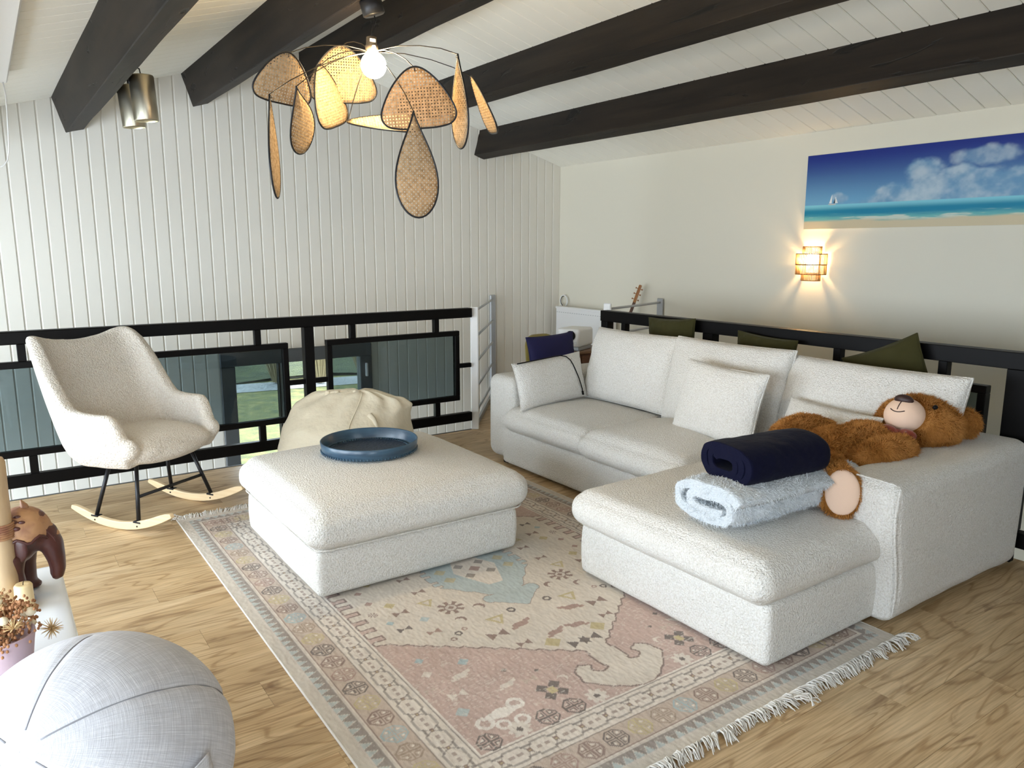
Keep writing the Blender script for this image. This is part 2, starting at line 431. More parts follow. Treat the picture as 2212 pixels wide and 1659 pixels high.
def window_unit(axis, pos, o, name):
    mb = MB(); t = .06; u0, u1, z0, z1 = o
    for a, b in (((u0, z0), (u1, z0+t)), ((u0, z1-t), (u1, z1)), ((u0, z0), (u0+t, z1)), ((u1-t, z0), (u1, z1)), (((u0+u1)/2-t/2, z0), ((u0+u1)/2+t/2, z1))):
        if axis == 'x': mb.box((pos-.12, a[0], a[1]), (pos-.06, b[0], b[1]))
        else: mb.box((a[0], pos-.12, a[1]), (b[0], pos-.06, b[1]))
    return struct(mb.build(name, M['white_paint']))
wi = 2
for o in LEFT_OPEN: window_unit('x', LWX, o, 'window_%d' % wi); wi += 1
for o in BACK_OPEN: window_unit('y', BWY, o, 'window_%d' % wi); wi += 1
M['lower_floor'] = mat('lower_floor_tile', (.55, .52, .47), .5)
struct(MB().box((LWX, BWY, LOWZ-.1), (RWX, PWY+.25, LOWZ)).build('floor_lower', M['lower_floor']))
# ---- ceiling: two boarded slopes
cb = MB()
for (xa, xb) in ((LWX-.2, RX), (RX, RWX+.2)):
    za, zb_ = (zl(xa), RZ) if xb == RX else (RZ, zr(xb))
    ys = (BWY-.2, PWY+.25)
    cb.add([(xa, ys[0], za+.012), (xb, ys[0], zb_+.012), (xb, ys[1], zb_+.012), (xa, ys[1], za+.012),
            (xa, ys[0], za+.2), (xb, ys[0], zb_+.2), (xb, ys[1], zb_+.2), (xa, ys[1], za+.2)],
           [(0, 1, 2, 3), (7, 6, 5, 4), (0, 4, 5, 1), (1, 5, 6, 2), (2, 6, 7, 3), (3, 7, 4, 0)])
ceiling = struct(cb.build('ceiling', M['ceil']))
CP = .152
def ceil_board(xa, xb, y0, y1, g):
    za, zb_ = zc(xa+1e-4), zc(xb-1e-4); h = .012
    c = .004
    prof = [(y0+g, .012), (y0+g, c), (y0+g+c, 0), (y1-g-c, 0), (y1-g, c), (y1-g, .012)]
    n = 6; v = [(xa, yy, za+d) for yy, d in prof]+[(xb, yy, zb_+d) for yy, d in prof]
    f = [tuple(range(n)), tuple(range(n, 2*n))[::-1]]+[(i, n+i, n+(i+1) % n, (i+1) % n) for i in range(n)]
    MB().add(v, f).build('board', M['ceil'], ceiling, fix=False)
k = 0; yv = PWY
while yv > BWY:
    y0 = max(yv-CP, BWY)
    if yv > -.3:
        ceil_board(LWX, RX, y0, yv, .0003); ceil_board(RX, RWX, y0, yv, .0022)
    yv -= CP
# ---- beams (purlins), perpendicular to their slope
def beam_mat():
    m, nt, p = nodemat('dark_beam'); L = nt.links
    bm = N(nt, 'ShaderNodeMix', data_type='RGBA', blend_type='MULTIPLY'); bm.inputs[0].default_value = 1
    n = N(nt, 'ShaderNodeTexNoise', i_Scale=1.0, i_Detail=6.0); L.new(coords(nt, (14, 1.2, 14)), n.inputs['Vector'])
    L.new(ramp(nt, n.outputs['Fac'], [(.30, (.005, .003, .002)), (.45, (.011, .0068, .0044)), (.75, (.024, .016, .010))]), bm.inputs[6])
    cr = N(nt, 'ShaderNodeTexNoise', i_Scale=1.0, i_Detail=3.0, i_Distortion=.8); L.new(coords(nt, (22, 2.4, 9)), cr.inputs['Vector'])
    h = ramp(nt, cr.outputs['Fac'], [(.30, (.2, .18, .16)), (.35, (1, 1, 1))]); L.new(h, bm.inputs[7]); L.new(bm.outputs[2], p.inputs['Base Color'])
    b1 = N(nt, 'ShaderNodeBump', i_Strength=.7, i_Distance=.012); L.new(h, b1.inputs['Height'])
    b2 = N(nt, 'ShaderNodeBump', i_Strength=.3, i_Distance=.008); L.new(n.outputs['Fac'], b2.inputs['Height']); L.new(b1.outputs[0], b2.inputs['Normal'])
    L.new(b2.outputs[0], p.inputs['Normal']); p.inputs['Roughness'].default_value = .6; p.inputs['Specular IOR Level'].default_value = .35
    return m
M['beam'] = beam_mat()
def beam(x0, z0, slope, depth=.27, wid=.127, tn=0):
    """x0,z0: upper left corner; slope: roof gradient"""
    l = math.hypot(1, slope); t = Vector((1/l, 0, slope/l)); d = Vector((slope/l, 0, -1/l))
    A = Vector((x0, 0, z0)); c4 = [A, A+t*wid, A+t*wid+d*depth, A+d*depth]
    ny = 60; nc = 6; loop = []
    for i in range(4):
        a, b = c4[i], c4[(i+1) % 4]
        for k in range(nc): loop.append(a.lerp(b, .02+.96*k/(nc-1)))
    ys = np.linspace(BWY, PWY+.002, ny+1); P = np.array([[(p.x, yy, p.z) for p in loop] for yy in ys])
    nz = fbm(P*np.array([9, 1.6, 9])+x0*7, 2, 3)
    cen = np.array([(sum(p.x for p in c4)/4, 0, sum(p.z for p in c4)/4)]); dirv = (P-cen)*np.array([1, 0, 1])
    dirv /= np.linalg.norm(dirv, axis=-1, keepdims=True); P = P+dirv*nz[..., None]*.006
    o = grid_mesh('beam', P, M['beam'], closed_v=True, smooth=False)
    b = bmesh.new(); b.from_mesh(o.data); b.verts.ensure_lookup_table(); nl = len(loop)
    b.faces.new([b.verts[k] for k in range(nl)]); b.faces.new([b.verts[ny*nl+k] for k in range(nl)][::-1])
    bmesh.ops.recalc_face_normals(b, faces=b.faces); b.to_mesh(o.data); b.free()
    o.name = 'trim_%d' % tn; return struct(o)
beam(.562, zl(.562)+.01, SL, tn=2); beam(1.497, zl(1.497)+.01, SL, tn=3)
beam(RX-.068, RZ-.01, 0, .27, .136, tn=4)
beam(3.478, zr(3.478)+.01, -SR, tn=5); beam(4.367, zr(4.367)+.01, -SR, tn=6)
beam(-.37, zl(-.37)+.01, SL, tn=7)
# ---- lower window in the panelled wall, garden behind
win = struct(MB().build('window_1', M['dark_frame'])) if False else None
fr = MB(); T = .125
fr.bbox((WX0, PWY-.03, WTOP-T), (WX1, PWY+.06, WTOP), .006)
fr.bbox((WX0, PWY-.03, WBOT), (WX0+T, PWY+.06, WTOP-T), .006); fr.bbox((WX1-T, PWY-.03, WBOT), (WX1, PWY+.06, WTOP-T), .006)
fr.bbox((WX0, PWY-.03, WBOT), (WX1, PWY+.06, WBOT+T), .006)
win = struct(fr.build('window_1', M['dark_frame']))
mu = MB(); MX = 2.166
mu.bbox((MX, PWY-.02, WBOT+T), (MX+.075, PWY+.05, WTOP-T), .004)
mu.build('mullion', mat('mullion_light', (.45, .47, .48), .4, metal=.3), win)
MB().bbox((MX-.012, PWY-.028, WBOT+T), (MX+.0, PWY+.04, WTOP-T), .002).build('seal', M['black'], win)
MB().bbox((WX1-.075, PWY-.06, .36), (WX1-.055, PWY-.03, .49), .004).build('handle', M['white_paint'], win)
def clear_glass(name, tint, spec=1.0):
    m = bpy.data.materials.new(name); m.use_nodes = True; nt = m.node_tree; nt.nodes.clear(); L = nt.links
    out = N(nt, 'ShaderNodeOutputMaterial'); tr = N(nt, 'ShaderNodeBsdfTransparent'); tr.inputs[0].default_value = (*tint, 1)
    gl = N(nt, 'ShaderNodeBsdfGlossy', i_Roughness=.02); fz = N(nt, 'ShaderNodeFresnel', i_IOR=1.45); mx = N(nt, 'ShaderNodeMixShader')
    k = N(nt, 'ShaderNodeMath', operation='MULTIPLY', i_1=spec); L.new(fz.outputs[0], k.inputs[0])
    L.new(k.outputs[0], mx.inputs[0]); L.new(tr.outputs[0], mx.inputs[1]); L.new(gl.outputs[0], mx.inputs[2]); L.new(mx.outputs[0], out.inputs[0]); return m
M['glass'] = clear_glass('window_glass', (.93, .95, .94), .6)
M['smoke'] = clear_glass('smoked_glass', (.47, .53, .55), .8)
for a, b in ((WX0+T, MX-.012), (MX+.075, WX1-T)):
    MB().box((a, PWY+.01, WBOT+T), (b, PWY+.022, WTOP-T)).build('pane', M['glass'], win)
def garden():
    m, nt, p = nodemat('lawn'); L = nt.links
    n = N(nt, 'ShaderNodeTexNoise', i_Scale=1.0, i_Detail=6.0); L.new(coords(nt, (3, 3, 3)), n.inputs['Vector'])
    n2 = N(nt, 'ShaderNodeTexNoise', i_Scale=1.0, i_Detail=3.0); L.new(coords(nt, (45, 45, 45)), n2.inputs['Vector'])
    mx = N(nt, 'ShaderNodeMix', data_type='RGBA', blend_type='MULTIPLY'); mx.inputs[0].default_value = .8
    L.new(ramp(nt, n.outputs['Fac'], [(.3, (.040, .048, .007)), (.5, (.090, .088, .015)), (.7, (.165, .135, .035))]), mx.inputs[6])
    L.new(ramp(nt, n2.outputs['Fac'], [(.3, (.5, .55, .4)), (.7, (1.1, 1.1, 1.0))]), mx.inputs[7])
    L.new(mx.outputs[2], p.inputs['Base Color']); p.inputs['Roughness'].default_value = .9
    b = N(nt, 'ShaderNodeBump', i_Strength=.8, i_Distance=.05); L.new(n2.outputs['Fac'], b.inputs['Height']); L.new(b.outputs[0], p.inputs['Normal'])
    return m
M['lawn'] = garden()
GZ = LOWZ-.1
g = MB().add([(-25, PWY+.25, GZ), (40, PWY+.25, GZ), (40, 60, GZ), (-25, 60, GZ)], [(0, 1, 2, 3)]).build('ground_lawn', M['lawn']); struct(g)
# ================================================================== RAILINGS
def railing_left():
    t = thing('balustrade', 'long black timber balustrade with smoked glass panels in front of panelled wall', 'railing', (1.7, 5.64, 0))
    Y0, Y1 = 5.61, 5.665; B = lambda n, a, b, p=None, m='black', c=.003: MB().bbox(a, b, c).build(n, M[m], p or t)
    B('top_rail', (LWX+.01, Y0-.012, 1.005), (3.452, Y1+.012, 1.086), c=.006); B('bottom_rail', (LWX+.01, Y0, .09), (3.452, Y1, .17), c=.006)
    for x0, x1 in ((1.963, 2.039), (-.245, -.169)):
        B('post', (x0, Y0-.006, .17), (x1, Y1+.006, 1.005)); B('post_foot', (x0+.015, Y0+.01, 0), (x1-.015, Y1-.01, .09))
    panels = [(-.06, 1.841), (2.142, 3.331), (LWX+.04, -.36)]
    for a, b in panels:
        z0, z1, k = .287, .895, .042; fr = thing_part('panel_frame', t, [((a, Y0+.004, z1-k), (b, Y1-.004, z1)), ((a, Y0+.004, z0), (b, Y1-.004, z0+k)), ((a, Y0+.004, z0+k), (a+k, Y1-.004, z1-k)), ((b-k, Y0+.004, z0+k), (b, Y1-.004, z1-k))])
        MB().box((a+k-.006, 5.634, z0+k-.006), (b-k+.006, 5.640, z1-k+.006)).build('pane', M['smoke'], fr)
        for x in ((a+.22, b-.22) if b-a > 1 else (a+.2,)):
            B('spacer', (x-.0235, Y0+.006, z1), (x+.0235, Y1-.006, 1.005)); B('spacer', (x-.0235, Y0+.006, .17), (x+.0235, Y1-.006, z0))
    for a, b in ((1.841, 1.963), (2.039, 2.142), (3.331, 3.452), (-.169, -.06), (-.36, -.245)):
        B('spacer', (a, Y0+.01, .569), (b, Y1-.01, .607))
    return t
def thing_part(name, t, boxes, m='black', c=.003):
    mb = MB()
    for a, b in boxes: mb.bbox(a, b, c)
    return mb.build(name, M[m], t)
railing_left()
def railing_right():
    t = thing('balustrade', 'black timber balustrade running behind the sofa beside the painted wall', 'railing', (4.245, 3, 0))
    X0, X1 = 4.21, 4.275; B = lambda n, a, b: MB().bbox(a, b, .003).build(n, M['black'], t)
    B('top_rail', (X0-.01, -1.5, 1.0), (X1+.01, 4.79, 1.086)); B('bottom_rail', (X0, -1.5, .09), (X1, 4.79, .17))
    for y0, y1 in ((3.60, 3.69), (1.58, 1.70), (4.71, 4.785), (-.5, -.4)):
        B('post', (X0-.005, y0, .17), (X1+.005, y1, 1.0)); B('post_foot', (X0+.01, y0+.01, 0), (X1-.01, y1-.01, .09))
    for a, b, st in ((3.82, 4.6, (4.02, 4.53)), (1.79, 3.48, (2.02, 2.645, 3.25)), (-.28, 1.46, (-.05, 1.2))):
        z0, z1, k = .287, .895, .042
        fr = thing_part('panel_frame', t, [((X0+.005, a, z1-k), (X1-.005, b, z1)), ((X0+.005, a, z0), (X1-.005, b, z0+k)), ((X0+.005, a, z0+k), (X1-.005, a+k, z1-k)), ((X0+.005, b-k, z0+k), (X1-.005, b, z1-k))])
        MB().box((4.238, a+k-.006, z0+k-.006), (4.245, b-k+.006, z1-k+.006)).build('pane', M['smoke'], fr)
        for y in st:
            B('spacer', (X0+.006, y-.024, z1), (X1-.006, y+.024, 1.0)); B('spacer', (X0+.006, y-.024, .17), (X1-.006, y+.024, z0))
    for a, b in ((4.6, 4.71), (3.69, 3.82), (3.48, 3.6), (1.70, 1.79), (1.46, 1.58), (-.4, -.28)): B('spacer', (X0+.01, a, .569), (X1-.01, b, .607))
railing_right()
# grey metal rails closing the corners of the landing
def metal_rail(label, P0, P1, zs, post_white_h, wall_post_h, wall_n, name='metal_railing'):
    t = thing(name, label, 'railing', (P0[0], P0[1], 0)); P0, P1 = Vector((*P0, 0)), Vector((*P1, 0)); d = (P1-P0).normalized(); n = Vector((-d.y, d.x, 0))
    p = MB().bbox((-.013, -.035, 0), (.013, .035, post_white_h), .006); p.xf(Matrix.Translation(P0) @ Matrix.Rotation(math.atan2(n.y, n.x)+math.pi/2, 4, 'Z')); p.build('post', M['white_paint'], t)
    p = MB().bbox((-.035, -.016, 0), (.035, .016, wall_post_h), .008); p.xf(Matrix.Translation(P1) @ Matrix.Rotation(wall_n, 4, 'Z')); p.build('wall_post', M['grey_metal'], t)
    for z in zs:
        b = MB().tube([P0+Vector((0, 0, z)), P1-d*.03+Vector((0, 0, z)), P1-d*.0+Vector((0, 0, z+.004))], .011, 10).build('bar', M['grey_metal'], t, True)
    b = MB().bbox((0, -.012, 0), ((P1-P0).length-.02, .012, .05), .003); b.xf(Matrix.Translation(P0+Vector((0, 0, .002))) @ Matrix.Rotation(math.atan2(d.y, d.x), 4, 'Z')); b.build('base_bar', M['grey_metal'], t)
    return t
metal_rail('slanting grey metal rail with white end post beside the panelled wall', (3.50, 5.645), (4.49, 6.868), (1.05, .82, .59, .36, .14), 1.09, 1.10, 0)
wp = onz(1313, 656, 1.12)
metal_rail('grey metal rail with white post in front of the radiator corner', (4.43, 4.96), (5.395, 5.28), (1.075, .85, .63, .40, .18), 1.125, 1.115, math.pi/2)
# ================================================================== CASING UNDER CEILING, SPOTLIGHTS
t = thing('ceiling_casing', 'long slim white casing under the sloping ceiling with a hanging cord', 'casing', (.2, 5.5, 2.5))
bx = MB().bbox((.158, -1.5, 2.545), (.240, 5.56, 2.60), .008).build('body', M['white_paint'], t)
MB().bbox((.150, -1.5, 2.54), (.1575, 5.40, 2.595), .002).build('side_strip', M['black'], t)
pts = [ony(px, py, 5.53) for px, py in ((6, 178), (12, 205), (15, 240), (18, 290), (19.5, 325), (16, 347), (8, 358), (-3, 362), (-14, 352), (-20, 320), (-18, 260), (-8, 205), (0, 180))]
pts[0].z = 2.56; pts[-1].z = 2.56
MB().tube(pts, .0035, 8).build('cord', M['white_paint'], t, True)
def spots():
    t = thing('spotlight_fitting', 'twin brushed metal cylinder spotlights on the side of a dark beam', 'spotlight', (.80, 5.1, 2.55))
    l = math.hypot(1, SL); bl = Vector((.562, 0, zl(.562)+.01)); tv = Vector((1/l, 0, SL/l)); dv = Vector((SL/l, 0, -1/l))
    side = bl+tv*.129                                   # top of the beam's right face
    Rb = basis(dv, Vector((0, 1, 0)), tv).to_4x4()
    MB().bbox((.10, 4.78, 0), (.24, 5.56, .028), .006).xf(Matrix.Translation(side) @ Rb).build('mount_bar', M['black_metal'], t)
    for (tp, bt, Y) in (((304, 163), (317, 262), 4.98), ((277, 185), (291, 276), 5.36)):
        a = ony(*tp, Y); b = ony(*bt, Y); ax = (a-b).normalized(); L = (a-b).length; r = .067
        q = ax.to_track_quat('Z', 'Y').to_matrix().to_4x4()
        prof = [(r*.55, .05), (r*.62, .022), (r*.72, .035), (r*.76, .010), (r*.86, .022), (r*.90, 0), (r*.97, 0), (r, .006), (r, L-.006), (r*.95, L), (.001, L)]
        h = MB().lathe(prof[5:], 32, capb=False, capt=True).xf(Matrix.Translation(b) @ q).build('head', M['brass'], t, True)
        MB().lathe([(.001, .06)]+prof[:6], 32, capb=False, capt=False).xf(Matrix.Translation(b) @ q).build('reflector', M['reflector'], h, True)
        MB().tube([Vector((a.x-ax.x*.075-.03, Y, a.z-.07)), Vector((a.x-ax.x*.07-.055, Y, a.z-.05)), side+dv*.16+Vector((.02, Y, 0))], .013, 10).build('arm', M['black_metal'], h, True)
        MB().tube([a+ax*-.003, a+Vector((-.005, 0, .035)), a+Vector((-.05, 0, .05)), side+dv*.09+Vector((.02, Y+.01, 0))], .004, 6).build('cable', M['black_metal'], h, True)
M['reflector'] = mat('ribbed_reflector', (.75, .70, .50), .3, metal=.8)
spots()
# ================================================================== CANE PENDANT
def cane():
    """octagonal cane webbing: holes really let light through"""
    m = bpy.data.materials.new('cane_webbing'); m.use_nodes = True; nt = m.node_tree; nt.nodes.clear(); L = nt.links
    out = N(nt, 'ShaderNodeOutputMaterial'); uv = N(nt, 'ShaderNodeUVMap'); uv.uv_map = 'UVMap'
    mp = N(nt, 'ShaderNodeMapping'); mp.inputs['Scale'].default_value = (75, 75, 1); L.new(uv.outputs[0], mp.inputs[0])
    vf = N(nt, 'ShaderNodeVectorMath', operation='FRACTION'); L.new(mp.outputs[0], vf.inputs[0])
    sb = N(nt, 'ShaderNodeVectorMath', operation='SUBTRACT'); sb.inputs[1].default_value = (.5, .5, 0); L.new(vf.outputs[0], sb.inputs[0])
    sp = N(nt, 'ShaderNodeSeparateXYZ'); L.new(sb.outputs[0], sp.inputs[0])
    cb_ = N(nt, 'ShaderNodeCombineXYZ'); L.new(sp.outputs[0], cb_.inputs[0]); L.new(sp.outputs[1], cb_.inputs[1])
    ln = N(nt, 'ShaderNodeVectorMath', operation='LENGTH'); L.new(cb_.outputs[0], ln.inputs[0])
    hole = N(nt, 'ShaderNodeMath', operation='LESS_THAN', i_1=.21); L.new(ln.outputs['Value'], hole.inputs[0])
    nz = N(nt, 'ShaderNodeTexNoise', i_Scale=60.0, i_Detail=4.0); L.new(uv.outputs[0], nz.inputs['Vector'])
    # fine second strand grid
    col = ramp(nt, nz.outputs['Fac'], [(.3, (.42, .28, .15)), (.6, (.66, .49, .30))])
    df = N(nt, 'ShaderNodeBsdfDiffuse'); tl = N(nt, 'ShaderNodeBsdfTranslucent'); mx = N(nt, 'ShaderNodeMixShader'); mx.inputs[0].default_value = .45
    L.new(col, df.inputs[0]); L.new(col, tl.inputs[0]); L.new(df.outputs[0], mx.inputs[1]); L.new(tl.outputs[0], mx.inputs[2])
    bp = N(nt, 'ShaderNodeBump', i_Strength=.6, i_Distance=.003); L.new(ln.outputs['Value'], bp.inputs['Height']); L.new(bp.outputs[0], df.inputs['Normal'])
    tr = N(nt, 'ShaderNodeBsdfTransparent'); m2 = N(nt, 'ShaderNodeMixShader')
    L.new(hole.outputs[0], m2.inputs[0]); L.new(mx.outputs[0], m2.inputs[1]); L.new(tr.outputs[0], m2.inputs[2]); L.new(m2.outputs[0], out.inputs[0]); return m
M['cane'] = cane()
def shape_tear(L, Wd, n=44):      # tip at origin, axis +x, half width along y
    P = []
    for i in range(n):
        a = 2*math.pi*i/n; c = (1-math.cos(a))/2
        P.append((L*c, Wd*.5*math.sin(a)*(math.sin(math.pi*min(1, max(0, c))*.5)**.85)*1.12))
    return P
def shape_tri(L, Wd, n=48):       # rounded triangle, apex at origin
    c = [(0, 0), (L*.80, Wd*.5), (L, Wd*.30), (L, -Wd*.30), (L*.80, -Wd*.5)]
    pts = [(L*.02, -Wd*.10), (L*.02, Wd*.10), (L*.30, Wd*.33), (L*.72, Wd*.50), (L*.93, Wd*.45), (L, Wd*.27), (L*1.01, 0), (L, -Wd*.27), (L*.93, -Wd*.45), (L*.72, -Wd*.50), (L*.30, -Wd*.33)]
    out = []; N_ = len(pts)
    for i in range(N_):           # catmull-rom
        p0, p1, p2, p3 = [Vector((*pts[(i+k-1) % N_], 0)) for k in range(4)]
        for s in range(5):
            u = s/5; q = .5*((2*p1)+(p2-p0)*u+(2*p0-5*p1+4*p2-p3)*u*u+(3*p1-p0-3*p2+p3)*u**3); out.append((q.x, q.y))
    return out
def pendant():
    t = thing('pendant_lamp', 'pendant lamp with woven cane petals round a glowing globe bulb', 'lamp', (1.63, 3.55, 2.2))
    l = math.hypot(1, SL); tv = Vector((1/l, 0, SL/l)); dv = Vector((SL/l, 0, -1/l))
    cb_ = Vector((1.497, 3.57, zl(1.497)+.01))+dv*.273+tv*.075
    q = basis(tv, Vector((0, 1, 0)), -dv).to_4x4()
    MB().lathe([(.05, 0), (.053, -.004), (.053, -.066), (.046, -.072), (.001, -.072)][::-1], 32).xf(Matrix.Translation(cb_) @ q).build('canopy', M['black_metal'], t, True)
    S = at(803, 103, 3.60); top = S+Vector((0, 0, .045))
    MB().tube([cb_+dv*.07, cb_+dv*.085+Vector((0, 0, -.01)), top.lerp(cb_+dv*.07, .4), top], .0035, 8).build('cord', M['black_metal'], t, True)
    MB().lathe([(.012, .048), (.024, .046), (.026, .012), (.030, .008), (.030, -.022), (.022, -.028)][::-1], 28, c=S).build('socket', mat('brown_socket', (.10, .075, .05), .5), t, True)
    MB().box(S+Vector((-.02, -.0275, .020)), S+Vector((.008, -.0255, .034))).build('socket_label', M['white_paint'], t)
    B = at(807, 141, 3.60); R = .060
    prof = [(.0135, .086), (.016, .070), (.026, .055)]+[(R*math.sin(math.radians(a)), R*math.cos(math.radians(a))) for a in range(32, 181, 12)]
    bm_ = MB().lathe(prof[::-1], 32, c=B, capb=False)
    bulb = bm_.build('bulb', M['bulb'], t, True)
    # petals: (shape, tip px, tip depth, end px, end depth, full width, apparent/full width, sign)
    TE, TR = 'tear', 'tri'
    petals = [
        (TR, (623, 115), 3.35, (607, 222), 3.42, .275, .90, 1), (TR, (737, 100), 3.86, (742, 221), 3.95, .36, .95, 1),
        (TE, (582, 204), 3.30, (599, 428), 3.36, .19, .22, 1), (TE, (640, 187), 3.34, (660, 327), 3.62, .20, .62, 1),
        (TR, (690, 142), 3.74, (727, 272), 3.86, .36, .42, 1), (TR, (752, 263), 3.72, (905, 266), 3.80, .33, .24, 1),
        (TR, (895, 146), 3.30, (908, 276), 3.36, .325, 1.0, 1), (TE, (893, 240), 3.18, (905, 470), 3.24, .195, .98, 1),
        (TE, (989, 117), 3.38, (996, 321), 3.50, .20, .40, -1), (TR, (1018, 166), 3.80, (1067, 287), 3.90, .33, .16, -1)]
    for k, (sh, tp, td, ep, ed, wd, ap, sg) in enumerate(petals):
        A = at(*tp, td); E_ = at(*ep, ed); ax = (E_-A); L = ax.length; ax.normalize(); vw = (A-EYE).normalized()
        e1 = ax.cross(vw).normalized(); e2 = e1.cross(ax).normalized(); w_ = e1*ap+e2*sg*math.sqrt(max(0, 1-ap*ap)); nrm = ax.cross(w_).normalized()
        pts = (shape_tear if sh == TE else shape_tri)(L, wd); n = len(pts)
        # gently cupped sheet: rings towards the centroid, both faces
        cx = sum(p[0] for p in pts)/n; V = []; UV = []
        rings = [1, .8, .55, .28]
        for s in rings:
            for (px, py) in pts:
                lx = cx+(px-cx)*s; ly = py*s; V.append(A+ax*lx+w_*ly+nrm*(.012*(1-s*s))); UV.append((lx, ly))
        V.append(A+ax*cx+nrm*.012); UV.append((cx, 0)); F = []
        for r in range(len(rings)-1):
            for i in range(n): F.append((r*n+i, r*n+(i+1) % n, (r+1)*n+(i+1) % n, (r+1)*n+i))
        r = len(rings)-1
        for i in range(n): F.append((r*n+i, r*n+(i+1) % n, len(V)-1))
        me = bpy.data.meshes.new('petal'); me.from_pydata([tuple(v) for v in V], [], F); me.materials.append(M['cane'])
        ul = me.uv_layers.new(name='UVMap')
        for lp in me.loops:
            u, v = UV[lp.vertex_index]; ul.data[lp.index].uv = (u*.7071+v*.7071, -u*.7071+v*.7071) if sh == TE else (u, v)
        me.polygons.foreach_set('use_smooth', [True]*len(me.polygons))
        o = link(bpy.data.objects.new('petal', me), t)
        sol = o.modifiers.new('thick', 'SOLIDIFY'); sol.thickness = .0015
        MB().tube([A+ax*p[0]+w_*p[1] for p in pts], .0042, 6, closed=True).build('rim', M['black_metal'], o, True)
        st = S+Vector((0, 0, -.012))+(A-S)*.06; mid = st.lerp(A, .55)+Vector((0, 0, .03))
        W_ = [st.lerp(mid, .5)+Vector((0, 0, .010)), mid, mid.lerp(A, .55)+Vector((0, 0, .008)), A, A+ax*.012+nrm*.01, A+ax*.02-nrm*.004]
        MB().tube([st]+W_, .0022, 5).build('wire', M['wire'], o, True)
M['wire'] = mat('dark_wire', (.03, .025, .02), .4, metal=.6)
M['bulb'] = mat('lit_bulb', (1, 1, 1), .3, emit=((1, .76, .43), 250))
pendant()
# ================================================================== WALL LAMP
def sconce():
    t = thing('wall_lamp', 'small rattan wall lamp glowing under the seascape canvas', 'lamp', (RWX, 3.66, 1.34))
    M['rattan'] = mat('rattan', (.62, .36, .12), .6, var=((40, 40, 4), (.42, .22, .07), .4, .7))
    yc = 3.66
    def half(r, z0, z1, n, nm, rr):
        mb = MB(); F = Vector((0, 0, 0))
        P = [(RWX-.012-r*.82*math.sin(math.pi*i/(n-1)), yc+r*math.cos(math.pi*i/(n-1))) for i in range(n)]
        for i, (x, y_) in enumerate(P):
            j = random.uniform(-.002, .002); mb.tube([(x, y_, z0), (x+j, y_+j, (z0+z1)/2), (x, y_, z1)], rr*random.uniform(.8, 1.1), 5)
        o = mb.build(nm, M['rattan'], t, True)
        for z in (z0, z1): MB().tube([(x, y_, z) for x, y_ in P], .0035, 5).build('ring', mat('dark_rattan', (.16, .08, .03), .6) if 'dark_rattan' not in bpy.data.materials else bpy.data.materials['dark_rattan'], o, True)
    half(.130, 1.468, 1.550, 40, 'upper_shade', .0028); half(.127, 1.392, 1.466, 40, 'lower_shade', .0034); half(.079, 1.343, 1.392, 22, 'bottom_shade', .0042); half(.079, 1.550, 1.606, 24, 'top_shade', .0032)
    MB().bbox((RWX-.012, yc-.06, 1.40), (RWX, yc+.06, 1.56), .004).build('back_plate', M['white_paint'], t)
    B = (RWX-.058, yc, 1.50)
    MB().lathe([(.001, -.03), (.022, -.022), (.028, 0), (.022, .022), (.012, .04), (.001, .05)], 16, c=B, capb=False, capt=False).build('bulb', M['bulb2'], t, True)
M['bulb2'] = mat('lit_bulb_small', (1, 1, 1), .3, emit=((1, .66, .30), 300))
sconce()
# ================================================================== SEASCAPE CANVAS
def color_mesh(name, V, F, C, m, parent=None, smooth=True):
    o = np_mesh(name, V, F, m, parent, smooth)
    a = o.data.color_attributes.new('Col', 'FLOAT_COLOR', 'POINT'); C4 = np.ones((len(V), 4), np.float32); C4[:, :3] = C
    a.data.foreach_set('color', C4.ravel()); return o
def attr_mat(name, rough, bumps=(), spec=.3):
    m = mat(name, (1, 1, 1), rough, bumps=bumps, spec=spec); nt = m.node_tree; a = N(nt, 'ShaderNodeAttribute'); a.attribute_name = 'Col'
    p = [n for n in nt.nodes if n.type == 'BSDF_PRINCIPLED'][0]; nt.links.new(a.outputs['Color'], p.inputs['Base Color']); return m
def lin(*c):
    c = np.array(c, float)/255; return np.where(c <= .04045, c/12.92, ((c+.055)/1.055)**2.4)
def smooth01(x, a, b): t = np.clip((x-a)/(b-a), 0, 1); return t*t*(3-2*t)
